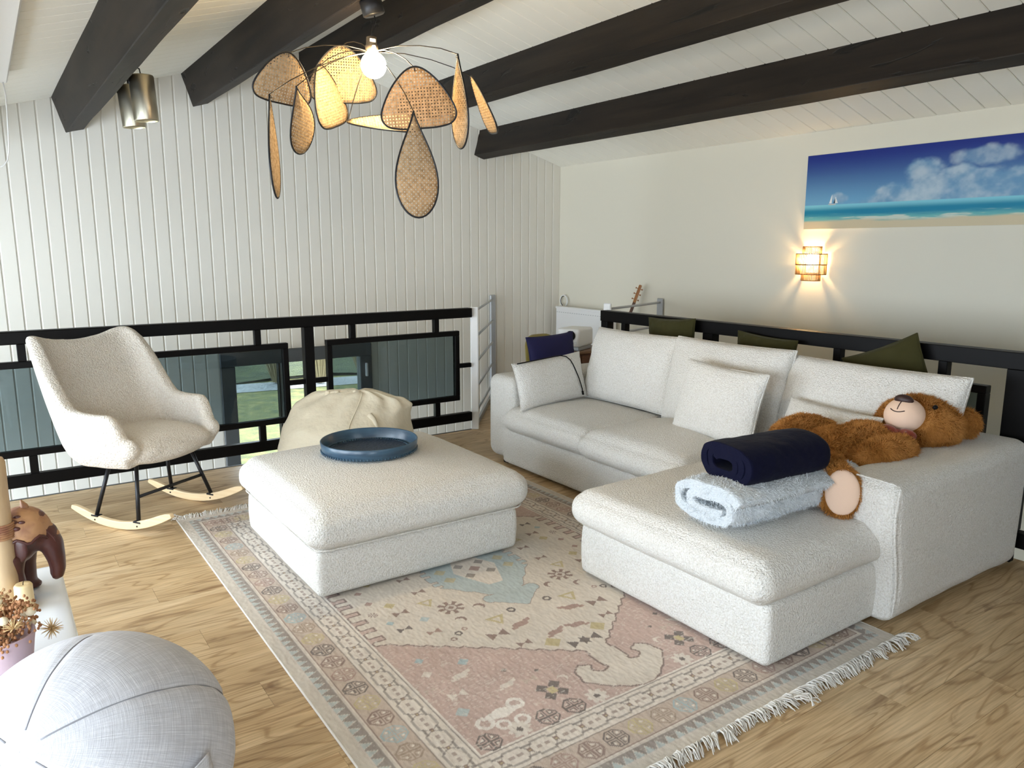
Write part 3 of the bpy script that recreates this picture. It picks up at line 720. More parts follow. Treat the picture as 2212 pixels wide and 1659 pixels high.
def seascape():
    Y1, Y0, Z0, Z1 = 3.748, 2.0, 1.742, 2.300; nu, nv = 520, 170
    u = np.linspace(0, 1, nu); v = np.linspace(0, 1, nv); U, Vv = np.meshgrid(u, v, indexing='ij')      # u left->right, v bottom->top
    A = (Y1-Y0)/(Z1-Z0); X = U*A
    def mixc(a, b, t): return a*(1-t[..., None])+b*t[..., None]
    C = np.zeros((nu, nv, 3))+lin(18, 40, 120)
    sky = mixc(np.broadcast_to(lin(110, 165, 200), C.shape), np.broadcast_to(lin(24, 44, 128), C.shape), smooth01(Vv, .32, 1.0)**.75); C = sky
    # clouds
    n1 = fbm(np.stack([X*2.6, Vv*4.2, 0*X], -1), 5, 5)
    n2 = fbm(np.stack([X*5, Vv*6, 0*X+4], -1), 4, 9)
    bank = smooth01(X, .7, 2.2)*.5+.05
    topc = .36+bank*(.62)+.22*n1
    cl = smooth01(topc-Vv, -.02, .10)*smooth01(X, .35, 1.3)
    puff = lambda cx, cy, rx, ry, k: smooth01(1-np.sqrt(((X-cx)/rx)**2+((Vv-cy)/ry)**2)+.35*n2, 0, .45)*k
    cl = np.maximum(cl, puff(1.62, .70, .30, .17, .85)); cl = np.maximum(cl, puff(.53, .40, .14, .085, .75)); cl = np.maximum(cl, puff(2.35, .80, .45, .13, .7)); cl = np.maximum(cl, puff(1.95, .52, .6, .16, .75))
    shade = smooth01(n2, -.5, .6)
    C = mixc(C, mixc(np.broadcast_to(lin(105, 150, 185), C.shape), np.broadcast_to(lin(190, 205, 212), C.shape), shade), np.clip(cl, 0, .88))
    # sea
    hz = .325; sea = smooth01(hz-Vv, -.002, .004)
    wv = fbm(np.stack([X*3+Vv*6, Vv*34, 0*X], -1), 4, 21)
    d = (hz-Vv)/hz
    sc = mixc(np.broadcast_to(lin(128, 200, 214), C.shape), np.broadcast_to(lin(24, 128, 160), C.shape), smooth01(d, .03, .28))
    sc = mixc(sc, np.broadcast_to(lin(110, 180, 178), C.shape), smooth01(d+.10*wv, .34, .62))
    foam = smooth01(wv, .12, .5)*smooth01(d, .36, .5)*(1-smooth01(d, .66, .78))
    sc = mixc(sc, np.broadcast_to(lin(215, 216, 200), C.shape), np.clip(foam, 0, .8))
    sand = smooth01(d+.06*wv+.04*np.sin(X*3), .62, .74)
    sc = mixc(sc, np.broadcast_to(lin(206, 192, 160), C.shape), sand)
    C = mixc(C, sc, sea)
    # sailing boat
    bxp, byp = .42, .33
    hull = (np.abs(X-bxp) < .072-(byp+.012-Vv)*1.2) & (Vv > byp-.012) & (Vv < byp+.006)
    s1 = (Vv > byp+.012) & (Vv < byp+.135) & (X < bxp-.006) & (X > bxp-.006-.040*(1-(Vv-byp-.012)/.123))
    s2 = (Vv > byp+.012) & (Vv < byp+.095) & (X > bxp+.042) & (X < bxp+.047+.036*(1-(Vv-byp-.012)/.083))
    s3 = (Vv > byp+.010) & (Vv < byp+.075) & (X < bxp+.040) & (X > bxp+.040-.022*(1-(Vv-byp-.01)/.065))
    C[hull] = lin(190, 190, 188); C[s1] = lin(238, 238, 232); C[s2] = lin(230, 232, 228); C[s3] = lin(20, 28, 40)
    V = np.stack([np.full_like(U, RWX-.0275), Y1+(Y0-Y1)*U, Z0+(Z1-Z0)*Vv], -1)
    t = thing('canvas_print', 'panoramic canvas print of a turquoise sea with a sailing boat', 'picture', (RWX, 2.9, Z0))
    idx = np.arange(nu*nv).reshape(nu, nv); F = np.stack([idx[:-1, :-1], idx[1:, :-1], idx[1:, 1:], idx[:-1, 1:]], -1).reshape(-1, 4)
    color_mesh('print', V.reshape(-1, 3), F, C.reshape(-1, 3), attr_mat('canvas_ink', .6, [('noise', 600, .1, .001)]), t)
    MB().box((RWX-.027, Y0, Z0), (RWX-.001, Y1, Z1)).build('stretcher', M['white_paint'], t)
seascape()
# ================================================================== RUG
def rug():
    CX, CY, HW, HL = 1.895, 3.075, 1.083, 1.575; st = .0046
    nu, nv = int(2*HW/st), int(2*HL/st); u = np.linspace(-HW, HW, nu); v = np.linspace(-HL, HL, nv)
    U, V = np.meshgrid(u, v, indexing='ij')
    c = dict(cream=lin(214, 202, 186), pale=lin(200, 188, 174), sand=lin(188, 166, 146), pink=lin(190, 158, 144), rose=lin(166, 130, 116), dark=lin(104, 92, 88), blue=lin(168, 186, 186), teal=lin(150, 176, 180), yel=lin(190, 172, 112), brown=lin(140, 110, 98), white=lin(224, 216, 204))
    C = np.zeros((nu, nv, 3))+c['cream']
    def put(mask, col, a=1.0):
        col = c[col] if isinstance(col, str) else col; C[mask] = C[mask]*(1-a)+col*a
    ex = HW-np.abs(U); ey = HL-np.abs(V); e = np.minimum(ex, ey); side = ex < ey         # side: long borders
    # running coordinate along the border
    s = np.where(side, V, U)
    put(e < .105, 'pale'); put(e < .04, lin(198, 188, 172))
    # zigzag triangles
    tri = np.abs(((s/.0465) % 1)-.5)*2; z = (e-.044)/.044
    put((e > .05) & (e < .094) & (tri < z), 'dark', .7); put((e > .048) & (e < .086) & (tri > z+.12), 'teal', .7)
    put((e > .100) & (e < .104), 'pale'); put((e > .108) & (e < .112), 'brown')
    put((e > .112) & (e < .222), 'sand')
    put((e > .220) & (e < .224), 'dark', .7); put((e > .224) & (e < .332), 'cream'); put((e > .330) & (e < .336), 'dark', .8); put((e > .338) & (e < .342), 'white')
    fld = e > .342
    put(fld, 'pink')
    # helpers for motifs in local coordinates
    def octa(x, y, r, col, core=True, lw=.007):
        """quartered octagon flower"""
        d = np.maximum(np.maximum(np.abs(x), np.abs(y)), (np.abs(x)+np.abs(y))*.74)
        put((d < r) & (d > r-lw), col); ax_, ay_ = np.abs(x), np.abs(y)
        put((d < r-lw) & ((ax_ < .0035) | (ay_ < .0035)), col)
        inner = np.maximum(np.abs(ax_-r*.45), np.abs(ay_-r*.45)); put((d < r-lw*1.6) & (inner < r*.26) & (inner > r*.26-lw*.7), col)
        put((d < r-lw*1.6) & (inner < r*.12), 'cream')
    def local(cx, cy, box):
        return (np.abs(U-cx) < box) & (np.abs(V-cy) < box)
    def sub(cx, cy, box, fn):
        i0, i1 = np.searchsorted(u, [cx-box, cx+box]); j0, j1 = np.searchsorted(v, [cy-box, cy+box])
        if i1-i0 < 2 or j1-j0 < 2: return
        nonlocal C, U, V
        C0, U0, V0 = C, U, V; C = C0[i0:i1, j0:j1]; U = U0[i0:i1, j0:j1]; V = V0[i0:i1, j0:j1]
        try: fn(U-cx, V-cy)
        finally: C, U, V = C0, U0, V0
    cyc = ['brown', 'dark', 'yel', 'sand2', 'teal', 'brown', 'yel', 'dark', 'rose']; c['sand2'] = lin(160, 136, 112)
    P = .1085; k = 0
    def border(off, pitch, fn):
        n = int((HL-.12)/pitch)
        for i in range(-n, n+1):
            for sx in (-1, 1): sub(sx*(HW-off), i*pitch, .07, lambda x, y, i=i: fn(x, y, i, True))
        n = int((HW-.12-pitch*.5)/pitch)
        for i in range(-n, n+1):
            for sy in (-1, 1): sub(i*pitch, sy*(HL-off), .07, lambda x, y, i=i: fn(x, y, i, False))
    border(.166, P, lambda x, y, i, sd: octa(x if sd else y, y if sd else x, .046, cyc[(i+40) % len(cyc)]))
    # guard band: hooked S meander
    def guard(x, y, i, sd):
        a, b = (x, y) if sd else (y, x)       # a across, b along
        ph = b/.108*2*np.pi
        w1 = .033*np.cos(ph*.5); w1 = np.sign(w1)*np.minimum(np.abs(w1)*1.7, .034)
        inb = np.abs(b) < .0545
        put(inb & (np.abs(a-w1) < .0048), 'dark', .6); put(inb & (np.abs(a+w1) < .0048), 'dark', .6)
        r = np.maximum(np.abs(a), np.abs(np.abs(b)-.054)); put((r < .009), 'brown'); put(r < .004, 'yel')
        put(inb & (np.abs(np.abs(a)-.024) < .004) & (np.abs(np.abs(b)-.050) < .018), 'dark', .7)
        put(inb & (np.abs(a) < .006) & (np.abs(np.abs(b)-.016) < .010), 'brown', .7)
    border(.277, P, guard)
    # ---- central cream medallion, mirrored in four
    AX, AY = np.abs(U), np.abs(V)
    step = .018*np.round(2*np.abs(((AX*.8+AY)/.06 % 1)-.5))
    zig = .014*(np.abs(((AX+AY*.3)/.046 % 1)-.5)*2-.5)
    # half width as function of |v|
    wv = np.where(AY < .42, .70, .70-(AY-.42)*1.28)
    tooth = np.where((AY < .42), np.where(((AY+.03)/.085 % 1) < .5, .03, -.03), 0)
    wv = wv+tooth+np.where(AY >= .42, zig*1.6, 0); wv = np.where(AY > .96, .06, np.maximum(wv, .05))
    med = (AX < wv) & (AY < 1.05)
    # pendant hook head at either end
    hx, hy = AX, AY
    anc = [(0, .88), (.05, .95), (.055, 1.075), (.095, 1.085), (.125, 1.055), (.112, 1.02), (.15, 1.0), (.187, 1.03), (.197, 1.10), (.15, 1.155), (.08, 1.208), (0, 1.243)]; anc = [(0, .85)]+anc+[(-.01, 1.243), (-.01, .85)]
    A2 = AX+zig*.5; B2 = AY; anchor = np.zeros(AX.shape, bool)
    for i_ in range(len(anc)):
        (xa, ya), (xb, yb) = anc[i_], anc[(i_+1) % len(anc)]
        if ya != yb: anchor ^= ((ya > B2) != (yb > B2)) & (A2 < (xb-xa)*(B2-ya)/(yb-ya)+xa)
    head = anchor if True else ((AY > 1.0) & (AY < 1.205-AX*.62+zig) & (AX < .20) & (AY > 1.03+.10*np.clip((AX-.03)/.1, 0, 1)-.05))
    hook = (np.hypot(AX-.155, AY-1.055) < .052) & ~(np.hypot(AX-.13, AY-1.045) < .030)
    med = (med | head) & fld
    def grow(m, n):
        o = m.copy()
        for _ in range(n):
            q = o.copy(); q[1:] |= o[:-1]; q[:-1] |= o[1:]; q[:, 1:] |= o[:, :-1]; q[:, :-1] |= o[:, 1:]; o = q
        return o
    put(grow(med, 2) & fld, 'dark', .85); put(grow(med, 1) & ~med, 'brown'); put(med, lin(208, 196, 178))
    # inner blue medallion
    wb_ = np.where(AY < .10, .25+.02*np.sign(np.sin(AY*120)), .25-(AY-.10)*.85+zig)
    bm_ = ((AX < wb_) & (AY < .36)) | ((AY > .30) & (AY < .47-AX*.9) & (AX < .13)) | ((np.hypot(AX-.115, AY-.33) < .035) & ~(np.hypot(AX-.10, AY-.32) < .018))
    put(grow(bm_, 1) & ~bm_, 'brown', .8); put(bm_, 'blue')
    put((AX < .12-AY*.4) & (AY < .2), 'cream'); put((np.abs(AX-.06)+np.abs(AY-.06) < .03), 'dark', .7); put((np.abs(AX-.17)+np.abs(AY-.05) < .035), 'yel', .8); put((AX+AY < .035), 'rose')
    # ---- scattered field motifs (mirrored)
    def star(x, y, r, col, core='pale'):
        a = np.arctan2(y, x); d = np.hypot(x, y); rr = r*(.62+.38*np.abs(np.cos(4*a))**.8*1.0); rr = r*np.where(np.abs(((a/(np.pi/4)) % 1)-.5) < .25, .52, 1.0)
        put(d < rr, col); put(d < r*.42, core); put((d < r*.2), col)
    def ring(x, y, r, col): d = np.hypot(x, y); put((d < r) & (d > r*.5), col)
    def diam(x, y, r, col): put(np.abs(x)+np.abs(y) < r, col)
    def cross4(x, y, r, col):
        for dx, dy in ((1, 1), (1, -1), (-1, 1), (-1, -1)): diam(x-dx*r*.45, y-dy*r*.45, r*.42, col)
        put(np.maximum(np.abs(x), np.abs(y)) < r*.28, 'yel')
    def bow(x, y, r, col): put((np.abs(y) < np.abs(x)*.7) & (np.abs(x) < r), col)
    def bird(x, y, r, col):
        put(((x/r)**2+(y/(r*.5))**2 < .55), col); put((np.abs(x-r*.75) < r*.25) & (np.abs(y-r*.35) < r*.16), col); put((np.abs(x+r*.8) < r*.35) & (np.abs(y+.1*r-x*.3) < r*.2), col)
    def moon(x, y, r, col): put((np.hypot(x, y) < r) & ~(np.hypot(x-r*.35, y-r*.35) < r*.85), col)
    def trigl(x, y, r, col): put((y > -r*.6) & (np.abs(x) < (r-y)*.6) & ~((y > -r*.3) & (np.abs(x) < (r*.55-y)*.5)), col)
    def scroll(x, y, r, col):
        for dx, dy, q in ((-.7, -.3, .35), (-.4, .6, .3), (.3, .5, .28), (.8, .1, .35)): d = np.hypot(x-dx*r, y-dy*r); put((d < q*r) & (d > q*r*.55), col)
        put(np.abs(x*.4+y*.9) < r*.10, col) if False else None
        put((np.abs(x) < r*.8) & (np.abs(y+.1*r) < r*.3*(1-np.abs(x)/r)), col)
    M_ = [(star, .31, .30, .062, 'brown'), (moon, .20, .36, .028, 'brown'), (ring, .40, .52, .018, 'dark'), (ring, .36, .50, .014, 'rose'), (ring, .44, .55, .015, 'brown'),
          (diam, .46, .33, .026, 'blue'), (trigl, .38, .20, .045, 'yel'), (bow, .52, .22, .035, 'brown'), (bow, .57, .36, .030, 'dark'), (diam, .53, .13, .03, 'yel'),
          (bird, .14, .60, .055, 'rose'), (bow, .27, .62, .045, 'brown'), (ring, .10, .47, .022, 'dark'), (trigl, .20, .51, .05, 'yel'), (bow, .48, .45, .03, 'rose'), (diam, .60, .28, .02, 'teal'),
          (bird, .06, .74, .05, 'rose'), (diam, .12, .80, .04, 'yel'), (bow, .03, .86, .045, 'dark'), (bow, .22, .74, .03, 'brown'), (moon, .33, .42, .026, 'brown'), (diam, .60, .06, .022, 'rose'), (bow, .36, .08, .03, 'brown'), (star, .63, .17, .022, 'brown'),
          # pink spandrels
          (cross4, .33, 1.07, .062, 'dark'), (scroll, .56, 1.09, .10, 'white'), (bird, .56, .80, .045, 'cream'), (diam, .50, .72, .026, 'teal'), (bow, .63, .90, .034, 'cream'), (diam, .40, .86, .014, 'dark'), (diam, .30, .93, .012, 'dark'),
          (bird, .45, .95, .040, 'cream'), (diam, .66, .72, .024, 'cream'), (diam, .67, 1.00, .030, 'blue'), (bow, .36, .97, .03, 'sand'), (moon, .25, 1.03, .022, 'cream'), (diam, .64, .62, .02, 'teal'), (bow, .70, .82, .022, 'sand')]
    for fn, x, y_, r, col in M_:
        for sx in (-1, 1):
            for sy in (-1, 1): sub(sx*x, sy*y_, r*1.6, lambda a, b, sx=sx, sy=sy: fn(a*sx, b*sy, r, col))
    for i, x in enumerate((.13, .22, .325, .44, .56, .68)):
        for sx in (-1, 1):
            for sy in (-1, 1):
                if i % 3 == 1: sub(sx*x, sy*1.19, .06, lambda a, b: (put(np.hypot(a, b) < .046*(.85+.15*np.cos(8*np.arctan2(b, a))), 'cream'), put(np.hypot(a, b) < .012, 'dark')))
                elif i: sub(sx*x, sy*1.19, .06, lambda a, b, i=i: octa(a, b, .044, ['dark', 'teal', 'dark'][i % 3]))
    # worn, speckled pile
    nz = fbm(np.stack([U*9, V*9, 0*U], -1), 3, 31); n2 = fbm(np.stack([U*130, V*45, 0*U], -1), 2, 33); n3 = fbm(np.stack([U*60, V*240, 0*U+3], -1), 2, 35)
    C *= (1+.10*nz+.09*n2)[..., None]
    wear = (n3 > .42) & fld & ~med; C[wear] = C[wear]*.45+c['cream']*.55
    wear = (n3 > .55) & (e < .34); C[wear] = C[wear]*.7+c['cream']*.3
    g_ = C.mean(-1, keepdims=True); C[...] = ((C*.74+g_*.26)*.86+lin(214, 204, 194)*.14)*1.06
    Z = .0105+.0012*n2+.0006*fbm(np.stack([U*300, V*300, 0*U], -1), 1, 40)
    t = thing('rug', 'faded pink and cream oriental rug with pale fringes on the plank floor', 'rug', (CX, CY, 0))
    XYZ = np.stack([U+CX, V+CY, Z], -1); idx = np.arange(nu*nv).reshape(nu, nv)
    F = np.stack([idx[:-1, :-1], idx[1:, :-1], idx[1:, 1:], idx[:-1, 1:]], -1).reshape(-1, 4)
    pile = color_mesh('pile', XYZ.reshape(-1, 3), F, C.reshape(-1, 3), attr_mat('rug_pile', .95, [('noise', 420, .35, .003)], .05), t)
    MB().prism([(CX-HW, CY-HL), (CX+HW, CY-HL), (CX+HW, CY+HL), (CX-HW, CY+HL)], .0005, .0085).build('backing', M['cord_white'], t)
    for sx in (-1, 1): MB().tube([(CX+sx*HW, CY-HL+(2*HL)*i/40, .006) for i in range(41)], .0052, 6).build('binding', M['cord_white'], t, True)
    # fringes: tufts of strands
    for sy in (-1, 1):
        mb = MB(); x = -HW
        while x < HW:
            lean = .035*math.sin(x*7+sy)+random.uniform(-.012, .012); ln = random.uniform(.045, .075); tw = random.uniform(.4, 1)
            for q in range(6):
                x0 = x+random.uniform(-.006, .006); e0 = Vector((CX+x0, CY+sy*(HL-.004), .008)); d = Vector((lean*tw+random.uniform(-.02, .02), sy*ln*random.uniform(.8, 1.05), 0))
                hgt = random.uniform(.004, .022)
                mb.tube([e0, e0+d*.3+Vector((0, 0, hgt*.8)), e0+d*.65+Vector((random.uniform(-.005, .005), 0, hgt*.9)), e0+d+Vector((random.uniform(-.012, .012), 0, 0))-Vector((0, 0, .004))], [.0028, .0031, .0027, .0016], 4, cap=False)
            x += random.choice((.014, .016, .018, .026))
        fo = mb.build('fringe', M['cord_white'], t, True); tag(fo, kind='stuff')
    # loose cords at the corners
    for (x, y_, s_) in ((-HW, HL, 1), (HW, -HL, -1), (HW*.32, -HL-.03, -1)):
        for q in range(7):
            p0 = Vector((CX+x, CY+y_, .01)); a = random.uniform(0, 6.3); r = random.uniform(.02, .05)
            pts = [p0+Vector((-.02*s_*k/4+r*math.sin(k*.9+a)*.6-.0*s_, s_*.012*k, .008+.022*math.sin(math.pi*k/6)*random.uniform(.5, 1))) for k in range(7)]
            MB().tube(pts, .0022, 5).build('loose_cord', M['cord_white'], t, True)
M['cord_white'] = mat('cotton_cord', (.72, .69, .64), .9, spec=.1)
rug()
# ================================================================== SOFA AND OTTOMAN
def crown(b, seed, wr=.006, sag=0, side=.012):
    """cushion: crowned top and bottom, puffed sides, soft wrinkles"""
    def fn(W, P):
        P = P.copy(); x, y, z = W[:, 0], W[:, 1], W[:, 2]
        k = (1-np.clip(np.abs(x), 0, 1)**2.2)*(1-np.clip(np.abs(y), 0, 1)**2.2)
        P[:, 2] += b*k*(z > 0)*np.clip(z, 0, 1)
        m = (1-z*z)
        P[:, 0] += side*m*np.sign(x)*(np.abs(x) > .8); P[:, 1] += side*m*np.sign(y)*(np.abs(y) > .8)
        nz = fbm(P*np.array([4, 4, 5])+seed*3.1, 3, seed); nz2 = fbm(P*np.array([9, 14, 11])+seed, 2, seed+5)
        nn = P/np.maximum(np.linalg.norm(P, axis=1, keepdims=True), 1e-6)
        return P+nn*(wr*1.4*nz+wr*.5*nz2)[:, None]
    return fn
def seam_loop(half, z, c, r=.0035, rad=.05, fnxy=None, n=14):
    hx, hy = half; pts = []
    for (sx, sy, a0) in ((1, 1, 0), (-1, 1, 90), (-1, -1, 180), (1, -1, 270)):
        for k in range(n+1):
            a = math.radians(a0+90*k/n); pts.append((c[0]+sx*(hx-rad)+rad*math.cos(a), c[1]+sy*(hy-rad)+rad*math.sin(a), z))
    return MB().tube(pts, r, 6, closed=True)
def ottoman():
    t = thing('ottoman', 'large square white boucle ottoman holding the blue tray', 'ottoman', (1.665, 3.70, 0))
    softbox('base', (1.665, 3.70, .136), (.548, .545, .115), .03, M['boucle'], t, 24, crown(0, 3, .002, side=.006))
    softbox('cushion', (1.672, 3.69, .345), (.59, .585, .105), (.085, .085, .09), M['boucle'], t, 34, crown(.050, 4, .007, side=.016))
    seam_loop((.575, .572), .262, (1.672, 3.69), .004, .08).build('piping', M['boucle'], t, True)
    for sx in (-1, 1):
        for sy in (-1, 1): MB().bbox((1.665+sx*.45-.03, 3.7+sy*.45-.03, .012), (1.665+sx*.45+.03, 3.7+sy*.45+.03, .03), .004).build('foot', M['black'], t)
ottoman()
def pillow_mesh(name, w, h, th, m, parent, seed=1, n=40, wr=.006, pinch=.06, power=.42):
    """plump cushion in local xz-plane standing on its lower edge; thickness along y"""
    u = np.linspace(-1, 1, n); U, V = np.meshgrid(u, u, indexing='ij'); F = []; out = []
    S = np.sin(U*np.pi/2); T = np.sin(V*np.pi/2)
    prof = (np.clip(1-S**2, 0, 1)*np.clip(1-T**2, 0, 1))**power
    X = S*w/2*(1-pinch*(1-T**2)*np.abs(S)**2); Z = T*h/2*(1-pinch*(1-S**2)*np.abs(T)**2)
    edge = 1-np.clip(1-np.maximum(np.abs(S), np.abs(T)), 0, 1)
    res = []
    for sg in (1, -1):
        Y = sg*th/2*prof; Pq = np.stack([X, Y, Z], -1)
        nz = fbm(Pq*np.array([6, 6, 6])+seed*2.3+sg, 3, seed); rad = fbm(np.stack([U*7, V*7, U*0+sg], -1), 2, seed+9)*edge**3
        Pq[..., 1] += sg*(wr*nz+wr*.9*rad)*np.clip(prof*2, 0, 1); Pq[..., 2] += .004*nz*edge; Pq[..., 0] += .004*rad*edge
        res.append(Pq)
    V_ = np.concatenate([r.reshape(-1, 3) for r in res]); idx = np.arange(n*n).reshape(n, n)
    q = np.stack([idx[:-1, :-1], idx[1:, :-1], idx[1:, 1:], idx[:-1, 1:]], -1).reshape(-1, 4)
    F = np.concatenate([q[:, ::-1], q+n*n])
    o = np_mesh(name, V_, F, m, parent)
    b = bmesh.new(); b.from_mesh(o.data); bmesh.ops.remove_doubles(b, verts=b.verts, dist=.0008); b.to_mesh(o.data); b.free()
    # border for piping
    e = [(X[i, 0], 0, Z[i, 0]) for i in range(n)]+[(X[-1, j], 0, Z[-1, j]) for j in range(1, n)]+[(X[i, -1], 0, Z[i, -1]) for i in range(n-2, -1, -1)]+[(X[0, j], 0, Z[0, j]) for j in range(n-2, 0, -1)]
    return o, e
def cushion(name, label, cat, loc, w, h, th, m, rz=0, lean=0, roll=0, seed=1, group=None, piping=None, **kw):
    """free cushion: yaw rz about z, lean back about its x-axis, roll in its own plane; loc = centre"""
    t = thing(name, label, cat, loc, 0, group, local=True)
    t.rotation_euler = (Matrix.Rotation(math.radians(rz), 3, 'Z') @ Matrix.Rotation(math.radians(lean), 3, 'X') @ Matrix.Rotation(math.radians(roll), 3, 'Y')).to_euler()
    o, e = pillow_mesh('cover', w, h, th, m, t, seed, **kw)
    MB().tube(e, .0042 if piping is None else piping, 6, closed=True).build('piping', m, t, True)
    return t
def sofa():
    t = thing('sofa', 'white boucle corner sofa with a chaise and loose back cushions', 'sofa', (3.3, 3.2, 0)); B = M['boucle']
    # bases
    softbox('chaise_base', (3.22, 2.18, .152), (.925, .548, .13), .03, B, t, 24, crown(0, 11, .002, side=.006))
    softbox('seat_base', (3.56, 3.64, .152), (.49, .93, .13), .03, B, t, 24, crown(0, 12, .002, side=.004))
    softbox('back_frame', (4.04, 3.2, .34), (.10, 1.62, .32), .06, B, t, 20, crown(0, 13, .002, side=.004))
    # cushions
    softbox('chaise_cushion', (2.97, 2.18, .362), (.735, .565, .095), (.075, .075, .085), B, t, 34, crown(.030, 14, .007, side=.014))
    softbox('seat_cushion', (3.44, 4.055, .362), (.42, .445, .09), (.09, .06, .085), B, t, 28, crown(.040, 15, .006, side=.010))
    softbox('seat_cushion', (3.42, 3.18, .366), (.43, .445, .095), (.10, .09, .09), B, t, 30, crown(.055, 16, .010, side=.014))
    # arms: soft block with a slight S-shaped front seam
    def armfn(W, P):
        P = P.copy(); P[:, 0] -= .035*np.sin(np.clip(W[:, 2], -1, 1)*2.6)*(W[:, 0] < 0)*np.abs(W[:, 0])*(1-.0*W[:, 2])
        P[:, 1] *= 1+.06*W[:, 2]; P[:, 2] += .012*np.clip(W[:, 0], -1, 1)*(W[:, 2] > 0)
        return P+(fbm(P*4, 2, 17)*.006)[:, None]*np.array([0, 1, 1])
    a = softbox('arm', (3.565, 1.685, .345), (.585, .155, .318), (.04, .075, .075), B, t, 30, armfn)
    zz = np.linspace(-.27, .30, 22)
    for ysd in (1.529, ):
        pts = [(2.985-.035*math.sin(z/.318*2.6)-.002, 1.685-.150*(1+.06*z/.318)+.004+.0*z, .345+z) for z in zz]
        MB().tube(pts, .0062, 6).build('piping', B, a, True)
    MB().tube([(2.985-.035*math.sin(2.45)-.004, 1.545+(1.825-1.545)*k/10, .652+.006*math.sin(math.pi*k/10)) for k in range(11)], .004, 6).build('piping', B, a, True)
    softbox('arm', (3.62, 4.66, .345), (.52, .165, .315), (.06, .08, .08), B, t, 24, lambda W, P: P+(fbm(P*4, 2, 19)*.006)[:, None])
    # loose back cushions
    def backc(yc, w, h, seed, zc_, lean, xc, rz=0, pin=.03):
        o, e = pillow_mesh('back_cushion', w, h, .27, B, t, seed, 44, .012, pin, .34)
        p = MB().tube(e, .0055, 6, closed=True).build('piping', B, o, True)
        R_ = Matrix.Translation((xc, yc, zc_)) @ Matrix.Rotation(math.radians(90+rz), 4, 'Z') @ Matrix.Rotation(math.radians(lean), 4, 'X')
        o.data.transform(R_); p.data.transform(R_)
    backc(3.98, .86, .54, 21, .735, 14, 3.80, 0); backc(3.13, .92, .56, 22, .735, 14, 3.79, 0); backc(2.22, 1.00, .52, 23, .725, 16, 3.83, 0)
    for x, y_ in ((2.4, 1.75), (2.4, 2.62), (3.2, 1.70), (4.05, 1.66), (3.15, 4.6), (4.05, 4.7)): MB().bbox((x-.03, y_-.03, .012 if x < 2.96 else 0), (x+.03, y_+.03, .035), .004).build('foot', M['black'], t)
sofa()
# scatter cushions
tc_ = cushion('scatter_cushion', 'off-white boucle cushion with a black cable draped over it', 'cushion', (3.36, 4.36, .64), .66, .34, .15, M['boucle'], rz=4, lean=-14, roll=-3, seed=31)
cushion('scatter_cushion', 'square off-white boucle cushion leaning between the two back cushions', 'cushion', (3.50, 2.93, .70), .62, .44, .16, M['boucle'], rz=88, lean=14, roll=-2, seed=32)
cushion('scatter_cushion', 'off-white boucle cushion half hidden behind the teddy bear', 'cushion', (3.55, 2.27, .62), .60, .34, .15, M['boucle'], rz=80, lean=24, roll=0, seed=33)
M['olive'] = mat('olive_velvet', (.034, .031, .008), .85, spec=.15, sheen=.08, bumps=[('noise', 30, .25, .01)], var=(5, (.046, .041, .013), .4, .7))
cushion('throw_cushion', 'olive velvet cushion poking up behind the corner back cushion', 'cushion', (4.13, 3.92, .90), .46, .38, .11, M['olive'], rz=90, lean=2, roll=3, seed=41, wr=.012)
cushion('throw_cushion', 'olive velvet cushion tucked behind the middle of the sofa', 'cushion', (4.13, 3.10, .86), .46, .36, .11, M['olive'], rz=90, lean=2, roll=-3, seed=42, wr=.014)
cushion('throw_cushion', 'olive velvet cushion tipped onto a corner behind the teddy bear', 'cushion', (4.13, 2.25, .84), .46, .46, .11, M['olive'], rz=90, lean=2, roll=24, seed=43, wr=.010)
# cable over the corner cushion
pts = [Vector(p) for p in ()]
